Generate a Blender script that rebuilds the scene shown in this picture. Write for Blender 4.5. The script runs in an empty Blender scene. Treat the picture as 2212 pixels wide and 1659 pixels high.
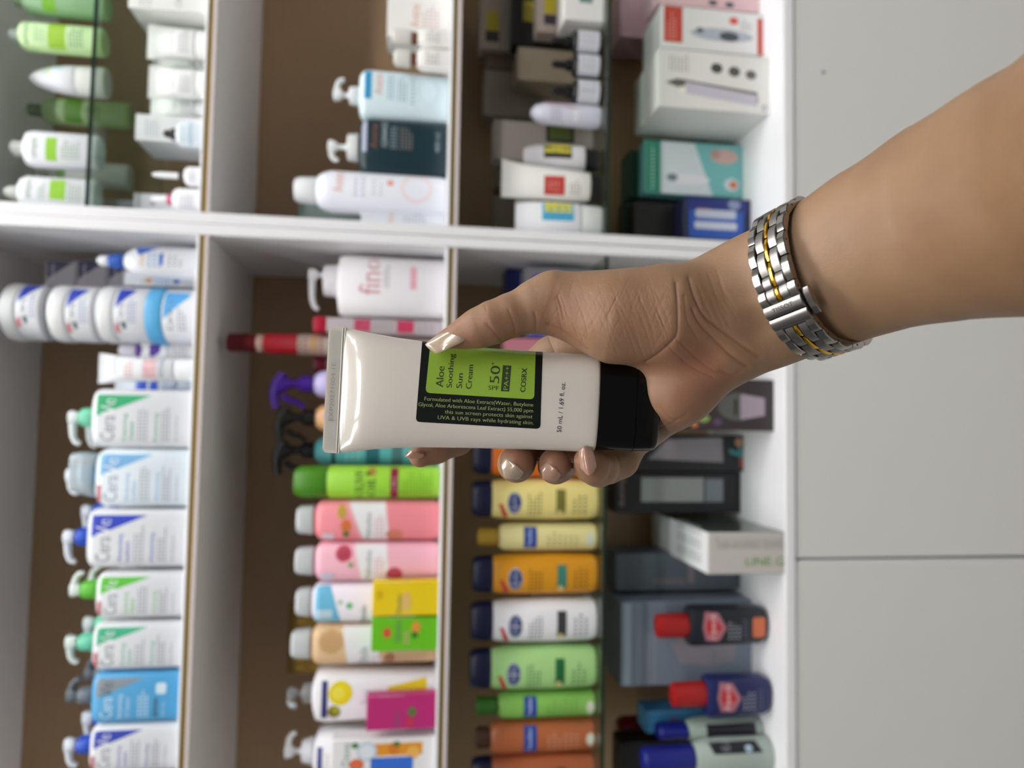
import bpy, bmesh, math, random
import numpy as np
from mathutils import Vector, Matrix
from mathutils.bvhtree import BVHTree
random.seed(7)
S = bpy.context.scene
COL = S.collection
# ------------------------------------------------------------------ camera
CAMZ = 1.45
FPX, CX, CY = 1534.0, 1106.0, 829.5
yaw, pit, rol = [math.radians(a) for a in (-3.018, -8.005, -1.365)]
RM = (Matrix.Rotation(yaw, 3, 'Z') @ Matrix.Rotation(pit, 3, 'X') @ Matrix.Rotation(rol, 3, 'Y'))
c_right, c_fwd, c_up = RM.col[0].copy(), RM.col[1].copy(), RM.col[2].copy()   # of the phone if it were held upright
CAM = Vector((0, 0, CAMZ))
cd = bpy.data.cameras.new('camera'); cam = bpy.data.objects.new('camera', cd); COL.objects.link(cam)
mw = Matrix.Identity(4)
for i, colv in enumerate((-c_up, c_right, -c_fwd)):   # the phone is held on its side
    for r in range(3): mw[r][i] = colv[r]
mw.translation = CAM
cam.matrix_world = mw
cd.sensor_width = 36; cd.lens = FPX/2212*36; cd.clip_start = .01
cd.dof.use_dof = True; cd.dof.focus_distance = .291; cd.dof.aperture_fstop = 8.0; cd.dof.aperture_blades = 0
S.camera = cam
# ------------------------------------------------------------------ world and lamps, exposure
S.view_settings.view_transform = 'Standard'; S.view_settings.look = 'None'
S.view_settings.gamma = 1; S.view_settings.use_curve_mapping = False
S.view_settings.exposure = -0.02
W = bpy.data.worlds.new('world'); S.world = W; W.use_nodes = True
bg = W.node_tree.nodes['Background']; bg.inputs[0].default_value = (.93, .96, 1, 1); bg.inputs[1].default_value = .13
LAMP_PANEL = 17.0
CEIL = 3.4
LAMP_SPOT = 600.0

def lin(h):
    c = [int(h[i:i+2], 16)/255 for i in (0, 2, 4)]
    return tuple((x/12.92 if x <= .04045 else ((x+.055)/1.055)**2.4) for x in c)
_mats = {}
def mat(h, rough=.38, metal=0, coat=0, trans=0, emit=0, name=None, alpha=1):
    k = (h, rough, metal, coat, trans, emit, alpha)
    if k in _mats: return _mats[k]
    m = bpy.data.materials.new(name or 'paint_'+h); m.use_nodes = True
    b = m.node_tree.nodes['Principled BSDF']
    b.inputs['Base Color'].default_value = (*lin(h), 1)
    b.inputs['Roughness'].default_value = rough; b.inputs['Metallic'].default_value = metal
    b.inputs['Coat Weight'].default_value = coat; b.inputs['Transmission Weight'].default_value = trans
    b.inputs['Alpha'].default_value = alpha
    if emit:
        b.inputs['Emission Color'].default_value = (*lin(h), 1); b.inputs['Emission Strength'].default_value = emit
    if not (trans or emit or metal):      # fine unevenness of moulded plastic and printed board
        nt = m.node_tree; n = nt.nodes.new('ShaderNodeTexNoise'); n.inputs['Scale'].default_value = 90
        tc = nt.nodes.new('ShaderNodeTexCoord'); nt.links.new(tc.outputs['Object'], n.inputs['Vector'])
        mr = nt.nodes.new('ShaderNodeMapRange'); mr.inputs[3].default_value = max(rough-.06, .03); mr.inputs[4].default_value = rough+.06
        nt.links.new(n.outputs['Fac'], mr.inputs[0]); nt.links.new(mr.outputs[0], b.inputs['Roughness'])
    _mats[k] = m
    return m

def cray(px, py):
    return c_fwd - c_right*((py-CY)/FPX) - c_up*((px-CX)/FPX)
def atC(px, py, dep): return CAM + cray(px, py)*dep
def atY(px, py, Y):
    d = cray(px, py); return CAM + d*(Y/d.y)
def topx(p):
    q = RM.transposed() @ (Vector(p)-CAM); return CX - FPX*q.z/q.y, CY - FPX*q.x/q.y

# ------------------------------------------------------------------ text outlines
_txt = {}
def text2d(s, res=3, off=0.0):
    k = (s, res, off)
    if k in _txt: return _txt[k]
    cu = bpy.data.curves.new('t', 'FONT'); cu.body = s; cu.size = 1; cu.resolution_u = res; cu.offset = off
    o = bpy.data.objects.new('t', cu); COL.objects.link(o)
    dg = bpy.context.evaluated_depsgraph_get(); dg.update()
    me = bpy.data.meshes.new_from_object(o.evaluated_get(dg))
    v = [(p.co.x, p.co.y) for p in me.vertices]; f = [tuple(p.vertices) for p in me.polygons]
    bpy.data.objects.remove(o); bpy.data.curves.remove(cu); bpy.data.meshes.remove(me)
    _txt[k] = (v, f); return v, f
def fit_text(s, x0, x1, z0, z1, res=3, off=0.0, slack=True):
    """outline of s filling the box; descenders hang below when slack"""
    v, f = text2d(s, res, off)
    if not v: return [], []
    xs = [p[0] for p in v]; a, b = min(xs), max(xs)
    zs = [p[1] for p in v]; c, d = min(zs), max(zs)
    sx = (x1-x0)/(b-a); sz = (z1-z0)/(d-c)
    return [((p[0]-a)*sx+x0, (p[1]-c)*sz+z0) for p in v], f

# ------------------------------------------------------------------ mesh builder
def ring(w, d, e, n):
    out = []
    for i in range(n):
        t = 2*math.pi*(i+.5)/n
        c, s = math.cos(t), math.sin(t)
        out.append((math.copysign(abs(c)**(2/e), c)*w/2, math.copysign(abs(s)**(2/e), s)*d/2))
    return out
def poly_grid(poly, step):
    bm = bmesh.new(); bm.faces.new([bm.verts.new((x, 0, z)) for x, z in poly])
    for ax in (0, 2):
        vs = [v.co[ax] for v in bm.verts]; a, b = min(vs), max(vs)
        n = int((b-a)/step)
        for i in range(1, n+1):
            co = [0, 0, 0]; co[ax] = a+(b-a)*i/(n+1); no = [0, 0, 0]; no[ax] = 1
            bmesh.ops.bisect_plane(bm, geom=bm.verts[:]+bm.edges[:]+bm.faces[:], plane_co=co, plane_no=no)
    bm.verts.index_update()
    v = [(p.co.x, p.co.z) for p in bm.verts]; f = [tuple(q.index for q in p.verts) for p in bm.faces]
    bm.free(); return v, f
def rrect(x0, x1, z0, z1, r, n=5):
    r = min(r, abs(x1-x0)/2, abs(z1-z0)/2); o = []
    for cx, cz, a in ((x1-r, z1-r, 0), (x0+r, z1-r, 90), (x0+r, z0+r, 180), (x1-r, z0+r, 270)):
        for i in range(n+1):
            t = math.radians(a+90*i/n); o.append((cx+r*math.cos(t), cz+r*math.sin(t)))
    return o
def ell(cx, cz, rx, rz, n=18): return [(cx+rx*math.cos(2*math.pi*i/n), cz+rz*math.sin(2*math.pi*i/n)) for i in range(n)]

class MB:
    def __init__(s): s.v = []; s.f = []; s.m = []; s.mats = []; s.bvh = None; s.lay = 0
    def mi(s, m):
        if m not in s.mats: s.mats.append(m)
        return s.mats.index(m)
    def add(s, v, f, m):
        b = len(s.v); s.v += [tuple(p) for p in v]; k = s.mi(m)
        for q in f: s.f.append(tuple(b+i for i in q)); s.m.append(k)
        return b
    def loft(s, secs, m, n=32, caps=(1, 1)):
        v = []; f = []
        for q in secs:
            z, w, d, e = q[:4]; ox, oy = (q[4], q[5]) if len(q) > 4 else (0, 0)
            v += [(x+ox, y+oy, z) for x, y in ring(w, d, e, n)]
        for k in range(len(secs)-1):
            for i in range(n):
                j = (i+1) % n; f.append((k*n+i, k*n+j, (k+1)*n+j, (k+1)*n+i))
        if caps[0]: f.append(tuple(reversed(range(n))))
        if caps[1]: f.append(tuple(range((len(secs)-1)*n, len(secs)*n)))
        s.add(v, f, m)
    def box(s, x0, x1, y0, y1, z0, z1, m, bev=.0008, rot=0, cen=(0, 0), seg=1):
        bm = bmesh.new(); bmesh.ops.create_cube(bm, size=1)
        for p in bm.verts: p.co = Vector(((x0+x1)/2+p.co.x*(x1-x0), (y0+y1)/2+p.co.y*(y1-y0), (z0+z1)/2+p.co.z*(z1-z0)))
        if bev: bmesh.ops.bevel(bm, geom=bm.edges[:]+bm.verts[:], offset=bev, segments=seg, affect='EDGES', profile=.5)
        if rot:
            bmesh.ops.rotate(bm, verts=bm.verts[:], cent=(cen[0], cen[1], 0), matrix=Matrix.Rotation(rot, 3, 'Z'))
        bm.verts.index_update()
        s.add([tuple(p.co) for p in bm.verts], [tuple(q.index for q in p.verts) for p in bm.faces], m); bm.free()
    def pipe(s, path, rad, m, n=12, sq=(1, 1)):
        P = [Vector(p) for p in path]; R = rad if isinstance(rad, (list, tuple)) else [rad]*len(P)
        v = []; f = []; up = None
        for i, p in enumerate(P):
            t = (P[min(i+1, len(P)-1)]-P[max(i-1, 0)]).normalized()
            if up is None:
                up = Vector((0, 1, 0)) if abs(t.y) < .9 else Vector((1, 0, 0))
            a = t.cross(up).normalized(); up = a.cross(t).normalized()
            for k in range(n):
                g = 2*math.pi*k/n; v.append(p+a*math.cos(g)*R[i]*sq[0]+up*math.sin(g)*R[i]*sq[1])
        for i in range(len(P)-1):
            for k in range(n):
                j = (k+1) % n; f.append((i*n+k, i*n+j, (i+1)*n+j, (i+1)*n+k))
        f.append(tuple(reversed(range(n)))); f.append(tuple(range((len(P)-1)*n, len(P)*n)))
        s.add(v, f, m)
    def decal(s, v, f, m, flat=False, R=None):
        """lays a printed shape on the front of what has been built so far"""
        if s.bvh is None: s.bvh = BVHTree.FromPolygons([Vector(p) for p in s.v], s.f)
        s.lay += 1; eps = .0002+.00002*s.lay
        ok = {}; out = []
        for i, (x, z) in enumerate(v):
            h = s.bvh.ray_cast(Vector((x, -1, z)), Vector((0, 1, 0)))
            if h[0] is not None and h[1].y < -.12:
                ok[i] = len(out); q = h[0]+h[1]*eps; out.append((q.x, q.y, q.z))
        g = [tuple(ok[i] for i in q) for q in f if all(i in ok for i in q)]
        if g: s.add(out, g, m)
    def build(s, name, parent=None, loc=None, smooth=40):
        me = bpy.data.meshes.new(name); me.from_pydata(s.v, [], s.f)
        for m in s.mats: me.materials.append(m)
        me.polygons.foreach_set('material_index', s.m)
        me.polygons.foreach_set('use_smooth', [True]*len(s.f))
        bm = bmesh.new(); bm.from_mesh(me); bmesh.ops.recalc_face_normals(bm, faces=[q for q in bm.faces if len(q.edges) and not all(e.is_boundary for e in q.edges)]) if s.lay == 0 else None
        bm.to_mesh(me) if s.lay == 0 else None; bm.free()
        me.set_sharp_from_angle(angle=math.radians(smooth)); me.update()
        o = bpy.data.objects.new(name, me); COL.objects.link(o)
        if parent: o.parent = parent
        if loc: o.location = loc
        return o
def tag(o, label=None, cat=None, group=None, kind=None):
    for k, x in (('label', label), ('category', cat), ('group', group), ('kind', kind)):
        if x: o[k] = x
    return o
def empty(name, loc, rz=0):
    o = bpy.data.objects.new(name, None); COL.objects.link(o); o.location = loc; o.rotation_euler = (0, 0, rz)
    o.empty_display_size = .01; return o

# ------------------------------------------------------------------ shelving, cabinet, room
YF = 1.10; DEP = .305; YB = YF+DEP
Z1, Z2, ZG1, ZG2, ZB = CAMZ+.3225, CAMZ-.0475, CAMZ+.4815, CAMZ-.3045, CAMZ-.6105     # tops of the boards
T = .0175
white = mat('f1f1f4', .32, name='white_laminate')
def wood(name, h1, h2, rough):
    m = mat(h1, rough, name=name); nt = m.node_tree; b = nt.nodes['Principled BSDF']
    tc = nt.nodes.new('ShaderNodeTexCoord'); mp = nt.nodes.new('ShaderNodeMapping'); mp.inputs['Scale'].default_value = (3, 3, 60)
    n = nt.nodes.new('ShaderNodeTexNoise'); n.inputs['Scale'].default_value = 4; n.inputs['Detail'].default_value = 6
    r = nt.nodes.new('ShaderNodeValToRGB'); r.color_ramp.elements[0].color = (*lin(h1), 1); r.color_ramp.elements[1].color = (*lin(h2), 1)
    nt.links.new(tc.outputs['Object'], mp.inputs[0]); nt.links.new(mp.outputs[0], n.inputs['Vector'])
    nt.links.new(n.outputs['Fac'], r.inputs[0]); nt.links.new(r.outputs[0], b.inputs['Base Color'])
    return m
brown = wood('brown_laminate', 'a98a69', 'b69672', .3)
gold = mat('a88a4a', .3, metal=.75, name='brass_edge')
pale = mat('d9d0cf', .3, name='pale_edge')
XL, XR = -1.25, .95
XD0, XD1 = .2697, .3037
def plain(name, parent, x0, x1, y0, y1, z0, z1, m, bev=.0006):
    b = MB(); b.box(x0, x1, y0, y1, z0, z1, m, bev); return b.build(name, parent)
unit = empty('shelving_unit', (0, YB, ZB)); tag(unit, 'white wall shelving unit with brown back panels, one upright divider and brass-edged shelves', 'shelving')
unit_off = unit.location.copy()
def up(name, *a, parent=unit, bev=.0006):
    x0, x1, y0, y1, z0, z1, m = a; f = unit_off
    return plain(name, parent, x0-f.x, x1-f.x, y0-f.y, y1-f.y, z0-f.z, z1-f.z, m, bev)
up('back_panel', XL, XR, YB, YB+.012, ZB, CAMZ+.95, brown)
for a, b_ in ((XD0, (XD0+XD1)/2-.0004), ((XD0+XD1)/2+.0004, XD1)):
    up('divider_panel', a, b_, YF-.001, YB-.0005, ZB+.0005, CAMZ+.95, white, bev=.0012)
up('side_panel', XR-.018, XR, YF, YB-.0005, ZB+.0005, CAMZ+.95, white); up('side_panel', XL, XL+.018, YF, YB-.0005, ZB+.0005, CAMZ+.95, white)
for zt in (CAMZ+.6895, Z1, Z2):
    for xa, xb in ((XL+.0185, XD0-.0005), (XD1+.0005, XR-.0185)):
        sb = MB(); f = unit_off
        sb.box(xa-f.x, xb-f.x, .004+YF-f.y, YB-.0005-f.y, zt-T+.0008-f.z, zt-.0002-f.z, white, .0006)
        sb.box(xa-f.x, xb-f.x, YF+.0005-f.y, YF+.006-f.y, zt-.0045-f.z, zt-f.z, white, .0015, seg=3)
        o = sb.build('shelf_board', unit)
        g = MB(); g.box(xa-f.x, xb-f.x, YF+.0012-f.y, YF+.0042-f.y, zt-.0118-f.z, zt-.0043-f.z, gold, .0004); g.build('brass_trim', o)
        g = MB(); g.box(xa-f.x, xb-f.x, YF-f.y, YF+.005-f.y, zt-T-f.z, zt-.0117-f.z, pale, .0008); g.build('edge_strip', o)
up('base_board', XL, XR, YF-.002, YB, ZB-T, ZB, white, bev=.0015)
# glass shelves
def glass_mat(name, tint, dens=0):
    m = bpy.data.materials.new(name); m.use_nodes = True; nt = m.node_tree; nt.nodes.clear()
    o = nt.nodes.new('ShaderNodeOutputMaterial'); t = nt.nodes.new('ShaderNodeBsdfTransparent'); t.inputs[0].default_value = (*lin(tint), 1)
    g = nt.nodes.new('ShaderNodeBsdfGlossy'); g.inputs['Roughness'].default_value = .02
    fr = nt.nodes.new('ShaderNodeLayerWeight'); fr.inputs[0].default_value = .5; mx = nt.nodes.new('ShaderNodeMixShader')
    pw = nt.nodes.new('ShaderNodeMath'); pw.operation = 'POWER'; pw.inputs[1].default_value = 4; nt.links.new(fr.outputs['Facing'], pw.inputs[0])
    ml = nt.nodes.new('ShaderNodeMath'); ml.operation = 'MULTIPLY_ADD'; ml.inputs[1].default_value = .8; ml.inputs[2].default_value = .05; nt.links.new(pw.outputs[0], ml.inputs[0]); nt.links.new(ml.outputs[0], mx.inputs[0]); nt.links.new(t.outputs[0], mx.inputs[1]); nt.links.new(g.outputs[0], mx.inputs[2]); nt.links.new(mx.outputs[0], o.inputs[0])
    return m
shelf_glass = glass_mat('shelf_glass', 'ecf4ef')
edge_glass = mat('12291f', .12, name='glass_edge')
def gshelf(x0, x1, zt, y0, label):
    r = empty('glass_shelf', ((x0+x1)/2, YB, zt-.006)); w = (x1-x0)/2
    b = MB(); b.box(-w, w, y0-YB+.0012, -.001, 0, .006, shelf_glass, .0004); b.build('glass_pane', r)
    b = MB(); b.box(-w, w, y0-YB-.0004, y0-YB+.001, 0, .006, edge_glass, .0003); b.build('glass_edge', r)
    tag(r, label, 'shelf')
gshelf(XD1+.001, XR-.02, ZG1, YF+.004, 'clear glass shelf with dark green edge, carrying the pale green and white lime-block bottles')
gshelf(XD1+.001, XR-.02, ZG2, YF+.006, 'clear glass shelf carrying small tubes and black dropper bottles, over the thermometer boxes')
gshelf(XL+.02, XD0-.001, ZG2, YF+.006, 'long clear glass shelf carrying the row of lotion bottles with navy caps')
# base cabinet
cab = empty('base_cabinet', (0, YB, 0)); tag(cab, 'light grey base cabinet with flat handleless doors under the shelving', 'cabinet')
doorm = mat('dbdbd9', .35, name='grey_door')
carc = mat('77756f', .6)
plain('carcass', cab, XL, XR, YF+.018-YB, 0, .08, ZB-T-.0005, carc)
plain('plinth', cab, XL, XR, YF+.05-YB, -.02, 0, .0795, carc)
xs = [-1.25, -.7175, -.2188, .2810, .95]
for i in range(4):
    d = plain('cabinet_door', cab, xs[i]+.0022, xs[i+1]-.0022, YF+.0005-YB, YF+.0165-YB, .082, ZB-T-.003, doorm, .0012)
    if i == 3: dd = d
sp = atY(1779, 156, YF)
b = MB(); b.pipe([(sp.x, YF-.0006-YB, sp.z), (sp.x, YF+.002-YB, sp.z)], .0028, mat('6b6b69', .5)); b.build('screw_cap', dd)
# room
def struct(name, x0, x1, y0, y1, z0, z1, m):
    o = plain(name, None, x0, x1, y0, y1, z0, z1, m, 0); o['kind'] = 'structure'; return o
wallm = mat('dcdad4', .7); floorm = mat('b9b4aa', .35, name='floor_tile'); ceilm = mat('f2f2f0', .8)
nt = floorm.node_tree; bk = nt.nodes.new('ShaderNodeTexBrick'); bk.offset = 0; bk.inputs['Scale'].default_value = 1.6
bk.inputs['Brick Width'].default_value = 1; bk.inputs['Row Height'].default_value = 1; bk.inputs['Mortar Size'].default_value = .006
for i, c in enumerate(('bdb8ae', 'b5b0a6', '8a867e')): bk.inputs[1+i].default_value = (*lin(c), 1)
tc = nt.nodes.new('ShaderNodeTexCoord'); nt.links.new(tc.outputs['Object'], bk.inputs[0]); nt.links.new(bk.outputs[0], nt.nodes['Principled BSDF'].inputs['Base Color'])
struct('floor', -3, 3, -4.5, YB+.2, -.05, -.0005, floorm)
struct('wall_back', -3, 3, YB+.013, YB+.2, 0, CEIL, wallm)
struct('ceiling', -3, 3, -4.5, YB+.2, CEIL, CEIL+.05, ceilm)
lampm = mat('ffffff', .5, emit=LAMP_PANEL, name='lamp_diffuser'); spotm = mat('fff6ea', .5, emit=LAMP_SPOT, name='spot_lens')
frm = mat('e9e9e9', .4)
PAN = [(-1.25, -1.2), (0, .38), (1.3, .38), (2.5, .38), (0, -1.2), (1.3, -1.2), (2.5, -1.2)]
for i, (x, y) in enumerate(PAN):
    r = empty('ceiling_light', (x, y, CEIL-.015)); b = MB(); b.box(-.57, .57, -.17, .17, 0, .0145, frm, .002); b.build('frame', r)
    b = MB(); b.box(-.55, .55, -.15, .15, -.004, -.0005, lampm, 0); b.build('diffuser', r)
    tag(r, 'long white ceiling light panel above the shop floor, out of the picture', 'lamp', 'ceiling light panels')
for i, (x, y) in enumerate([(-1.05, .55), (-.55, .55), (-.05, .55), (.45, .55), (.8, .55)]):
    r = empty('ceiling_spot', (x, y, CEIL)); b = MB(); b.loft([(-.022, .09, .09, 2), (-.0005, .1, .1, 2)], frm); b.build('housing', r)
    b = MB(); b.loft([(-.0245, .036, .036, 2), (-.0225, .036, .036, 2)], spotm); b.build('lens', r)
    tag(r, 'small round ceiling spotlight in front of the shelving, out of the picture', 'lamp', 'ceiling spotlights')
# ------------------------------------------------------------------ goods on the shelves
ZS = {1: Z1, 2: Z2, 'g1': ZG1, 'g2': ZG2, 'b': ZB}
class Spot:
    def __init__(s, box, shelf, d):
        y0, y1, xt, xb = box; s.z0 = ZS[shelf]+.0003 if not isinstance(shelf, tuple) else shelf[1]
        if isinstance(shelf, tuple): shelf = shelf[0]
        s.pm, s.qm = (xt+xb)/2, (y0+y1)/2
        if d is None:
            r = cray(xb, s.qm); s.Y = (r*((s.z0-CAMZ)/r.z)).y
        else: s.Y = YF+d
        a, b = atY(s.pm, y0, s.Y).x, atY(s.pm, y1, s.Y).x
        s.sh = 0          # nothing may stand in the divider
        if a > XD1 > b: s.sh = XD1+.0015-b if (a+b)/2 > XD0+.012 else 0
        if a > XD0 > b and (a+b)/2 < XD0+.012: s.sh = XD0-.0015-a
        a += s.sh; b += s.sh
        s.X = (a+b)/2; s.W = a-b; s.k = s.W/(y1-y0); s.H = s.z(xt)
    def z(s, px, py=None): return atY(px, s.qm if py is None else py, s.Y).z-s.z0
    def x(s, py): return atY(s.pm, py, s.Y).x+s.sh-s.X
def gfx(b, sp, items, step=.0028):
    R = random.Random(len(items)*7+int(sp.X*1e4))
    for it in items:
        k = it[0]
        if k in ('r', 'rr'):
            z1, z0, x1, x0 = sp.z(it[1]), sp.z(it[2]), sp.x(it[3]), sp.x(it[4])
            v, f = poly_grid([(x0, z0), (x1, z0), (x1, z1), (x0, z1)] if k == 'r' else rrect(x0, x1, z0, z1, it[6]*.001), step)
            b.decal(v, f, mat(it[5]))
        elif k == 'p':
            v, f = poly_grid([(sp.x(q[1]), sp.z(q[0])) for q in it[1]], step); b.decal(v, f, mat(it[2]))
        elif k == 'e':
            cx, cz = sp.x(it[2]), sp.z(it[1])
            v, f = poly_grid(ell(cx, cz, it[4]*sp.k, it[3]*sp.k), step); b.decal(v, f, mat(it[5]))
        elif k == 't':
            z1, z0, x1, x0 = sp.z(it[2]), sp.z(it[3]), sp.x(it[4]), sp.x(it[5])
            v, f = fit_text(it[1], x0, x1, z0, z1, 2, it[7] if len(it) > 7 else 0); b.decal(v, f, mat(it[6]))
        elif k == 'tv':      # reads down the pack
            z1, z0, x1, x0 = sp.z(it[2]), sp.z(it[3]), sp.x(it[4]), sp.x(it[5])
            v, f = fit_text(it[1], 0, 1, 0, 1, 2); v = [(x0+q[1]*(x1-x0), z1-q[0]*(z1-z0)) for q in v]; b.decal(v, f, mat(it[6]))
        elif k == 'l':
            z1, z0, x1, x0 = sp.z(it[1]), sp.z(it[2]), sp.x(it[3]), sp.x(it[4]); n = it[5]; h = max((z1-z0)/n, .0006); v = []; f = []
            for i in range(n):
                zc = z1-(i+.5)*h; x = x0; end = x0+(x1-x0)*R.uniform(.6, 1)
                while x < end:
                    w = min(R.uniform(1.2, 4.5)*h, end-x, .0034); c = len(v)
                    v += [(x, zc-h*.24), (x+w, zc-h*.24), (x+w, zc+h*.24), (x, zc+h*.24)]; f.append((c, c+1, c+2, c+3)); x += w+.35*h
            b.decal(v, f, mat(it[6]))
def P(name, label, cat, box, shelf, d, D, parts, group=None, rz=0):
    sp = Spot(box, shelf, d)
    root = empty(name, (sp.X, sp.Y+D/2, sp.z0), rz)
    made = []
    for pt in parts:
        kind, pn, hx = pt[:3]
        mt = hx if not isinstance(hx, str) else mat(hx)
        b = MB(); par = root
        if kind == 'L':        # stacked sections: (px, width px, depth fraction[, sideways px])
            e = pt[5] if len(pt) > 5 else 2.6
            secs = []
            for q in pt[3]:
                ox = -(q[3])*sp.k if len(q) > 3 else 0
                oy = (q[4]*D) if len(q) > 4 else 0
                z = 0 if q[0] == 'b' else max(sp.z(q[0]), 0)
                secs.append((z, q[1]*sp.k, q[2]*D, e, ox, oy))
            secs.sort(key=lambda q: q[0])
            # small rounding at both ends
            o = []
            for i, q in enumerate(secs):
                if i == 0 and q[1] > .012: o.append((q[0], q[1]-.004, max(q[2]-.004, .001), *q[3:])); o.append((q[0]+.0013, q[1]-.0011, max(q[2]-.0011, .001), *q[3:])); o.append((q[0]+.003, *q[1:]))
                elif i == len(secs)-1 and q[1] > .012 and q[2] > .012:
                    o.append((q[0]-.0025, *q[1:])); o.append((q[0]-.0008, q[1]-.001, q[2]-.001, *q[3:])); o.append((q[0], q[1]-.004, q[2]-.004, *q[3:]))
                else: o.append(q)
            b.loft(o, mt, 36)
            if len(pt) > 4 and pt[4]: gfx(b, sp, pt[4])
        elif kind == 'pump':   # pxtop, pxbottom, direction, reach px, [stem width px]
            zt, zb, dr, rc = sp.z(pt[3]), sp.z(pt[4]), pt[5], pt[6]*sp.k; ox = -(pt[7] if len(pt) > 7 else 0)*sp.k
            b.loft([(zb, .009, .009, 2, ox, 0), (zt-.012, .009, .009, 2, ox, 0)], mt, 16)
            b.loft([(zt-.014, .016, .014, 2.4, ox, 0), (zt-.004, .021, .016, 2.6, ox, 0), (zt-.001, .018, .014, 2.6, ox, 0), (zt, .012, .009, 2.4, ox, 0)], mt, 20)
            dx, dy = {'L': (-1, 0), 'R': (1, 0), 'F': (-.25, -1), 'G': (.5, -.85)}[dr]
            b.pipe([(ox+dx*q*rc, dy*q*rc, zt-.006-dz) for q, dz in ((0, 0), (.35, 0), (.7, .001), (.92, .0045), (1, .011))], [.0058, .0052, .0046, .0042, .0036], mt, 12)
        elif kind == 'trig':   # spray head: px of top, px of neck
            zt, zb = sp.z(pt[3]), sp.z(pt[4]); ox = -pt[5]*sp.k if len(pt) > 5 else 0
            h = zt-zb
            b.loft([(zb, .026, .026, 2, ox, 0), (zb+h*.28, .026, .026, 2, ox, 0), (zb+h*.36, .014, .016, 2, ox, 0), (zb+h*.62, .013, .016, 2, ox, 0)], mt, 20)
            b.pipe([(ox+.016, 0, zb+h*.72), (ox, 0, zb+h*.86), (ox-.018, 0, zb+h*.93), (ox-.040, 0, zb+h*.88)], [.007, .010, .0085, .006], mt, 14)
            b.loft([(zb+h*.55, .016, .018, 2.4, ox, 0), (zb+h*.9, .03, .02, 2.4, ox-.006, 0)], mt, 20)
        elif kind == 'lever':
            zt, zb = sp.z(pt[3]), sp.z(pt[4]); ox = -pt[5]*sp.k; h = zt-zb
            b.pipe([(ox-.020, 0, zb+h*.78), (ox-.027, 0, zb+h*.55), (ox-.030, 0, zb+h*.25), (ox-.038, 0, zb)], [.0055, .005, .0042, .0036], mt, 12, (1, 1.5))
        o = b.build(pn, root)
        made.append(o)
    tag(root, label, cat, group); return root
def CARTON(label, box, shelf, d, D, hx, g=(), side=None, rz=0, cat='box', name='carton', group=None, bev=.0009, rough=.42):
    sp = Spot(box, shelf, d); b = MB(); w = sp.W/2
    b.box(-w, w, -D/2, D/2, 0, sp.H, mat(hx, rough), bev)
    # tuck flap seam on the lid
    b.box(-w+.0015, w-.0015, -D/2+.0012, -D/2+.0018, sp.H-.0002, sp.H+.00025, mat('8c8c88', .6), 0)
    b.box(-w+.0015, w-.0015, -D/2+.0018, D/2-.002, sp.H-.0002, sp.H+.0004, mat(side or hx, rough), .0001)
    if g: gfx(b, sp, g, 1)
    o = b.build(name, None, (sp.X, sp.Y+D/2, sp.z0)); o.rotation_euler = (0, 0, rz)
    return tag(o, label, cat, group)
def pumpbottle(label, box, shelf, d, D, body, collar, head, sh, cl, g, dr='L', reach=42, cw=36, e=4.5, name='pump_bottle', cat='bottle', off=0, group=None, hm=None):
    y0, y1, xt, xb = box; w = y1-y0; r = min(.2*w, 20)
    secs = [('b', w, 1)]+[(sh+r*(1-math.sin(t)), w-2*r*(1-math.cos(t)), 1-.35*(1-math.cos(t))) for t in (0, .35, .7, 1.05, 1.35)]+[(sh-.5, cw*.98, .6), (sh-3, cw*.8, .5)]
    secs[-2] = (sh-.5, cw*.98, min(.6, cw*.98*.00075/D)); secs[-1] = (sh-3, cw*.8, min(.5, cw*.8*.00075/D))
    cf = cw*.00075/D
    return P(name, label, cat, box, shelf, d, D, [
        ('L', 'body', body, secs, g, e),
        ('L', 'collar', collar, [(sh-2, cw, cf, off), (cl, cw*.93, cf*.93, off)], None, 2),
        ('pump', 'pump_head', head, xt, cl+3, dr, reach, off)], group)
GR = '7b8088'
def cera(x0, x1, y0, y1, c, txt='8a8f96', wh='f4f6fa'):   # brand block with a slanting coloured corner
    w = y1-y0; h = x1-x0
    return [('p', [(x0+.05*h, y0+.09*w), (x0+.62*h, y0+.09*w), (x0+.05*h, y0+.47*w)], c),
            ('t', 'Cera', x0+.10*h, x0+.25*h, y0+.46*w, y0+.9*w, txt), ('t', 'Ve', x0+.10*h, x0+.25*h, y0+.16*w, y0+.44*w, wh)]
def cbody(x0, x1, y0, y1, c, l1, l2, red=True, txt='8a8f96', wh='f4f6fa', ltxt='a9adb4'):
    w = y1-y0; h = x1-x0
    g = cera(x0, x1, y0, y1, c, txt, wh)
    g += [('t', l1, x0+.33*h, x0+.385*h, y0+.42*w, y0+.9*w, c), ('t', l2, x0+.40*h, x0+.45*h, y0+.55*w, y0+.9*w, c),
          ('l', x0+.48*h, x0+.60*h, y0+.2*w, y0+.9*w, 3, ltxt), ('t', l1, x0+.66*h, x0+.71*h, y0+.4*w, y0+.9*w, c),
          ('l', x0+.73*h, x0+.83*h, y0+.2*w, y0+.9*w, 3, ltxt), ('t', '8 FL OZ (236 mL)', x0+.88*h, x0+.915*h, y0+.45*w, y0+.9*w, '9a9fa6')]
    if red: g.append(('r', x0+.02*h, x0+.07*h, y0+.62*w, y0+.92*w, 'b5606a'))
    return g
WH = 'e2e5ea'
clr = mat('e6ebee', .12, trans=.75, name='clear_plastic'); clr2 = mat('dfeef4', .2, trans=.5, name='milky_wrap')
pb = []
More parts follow.
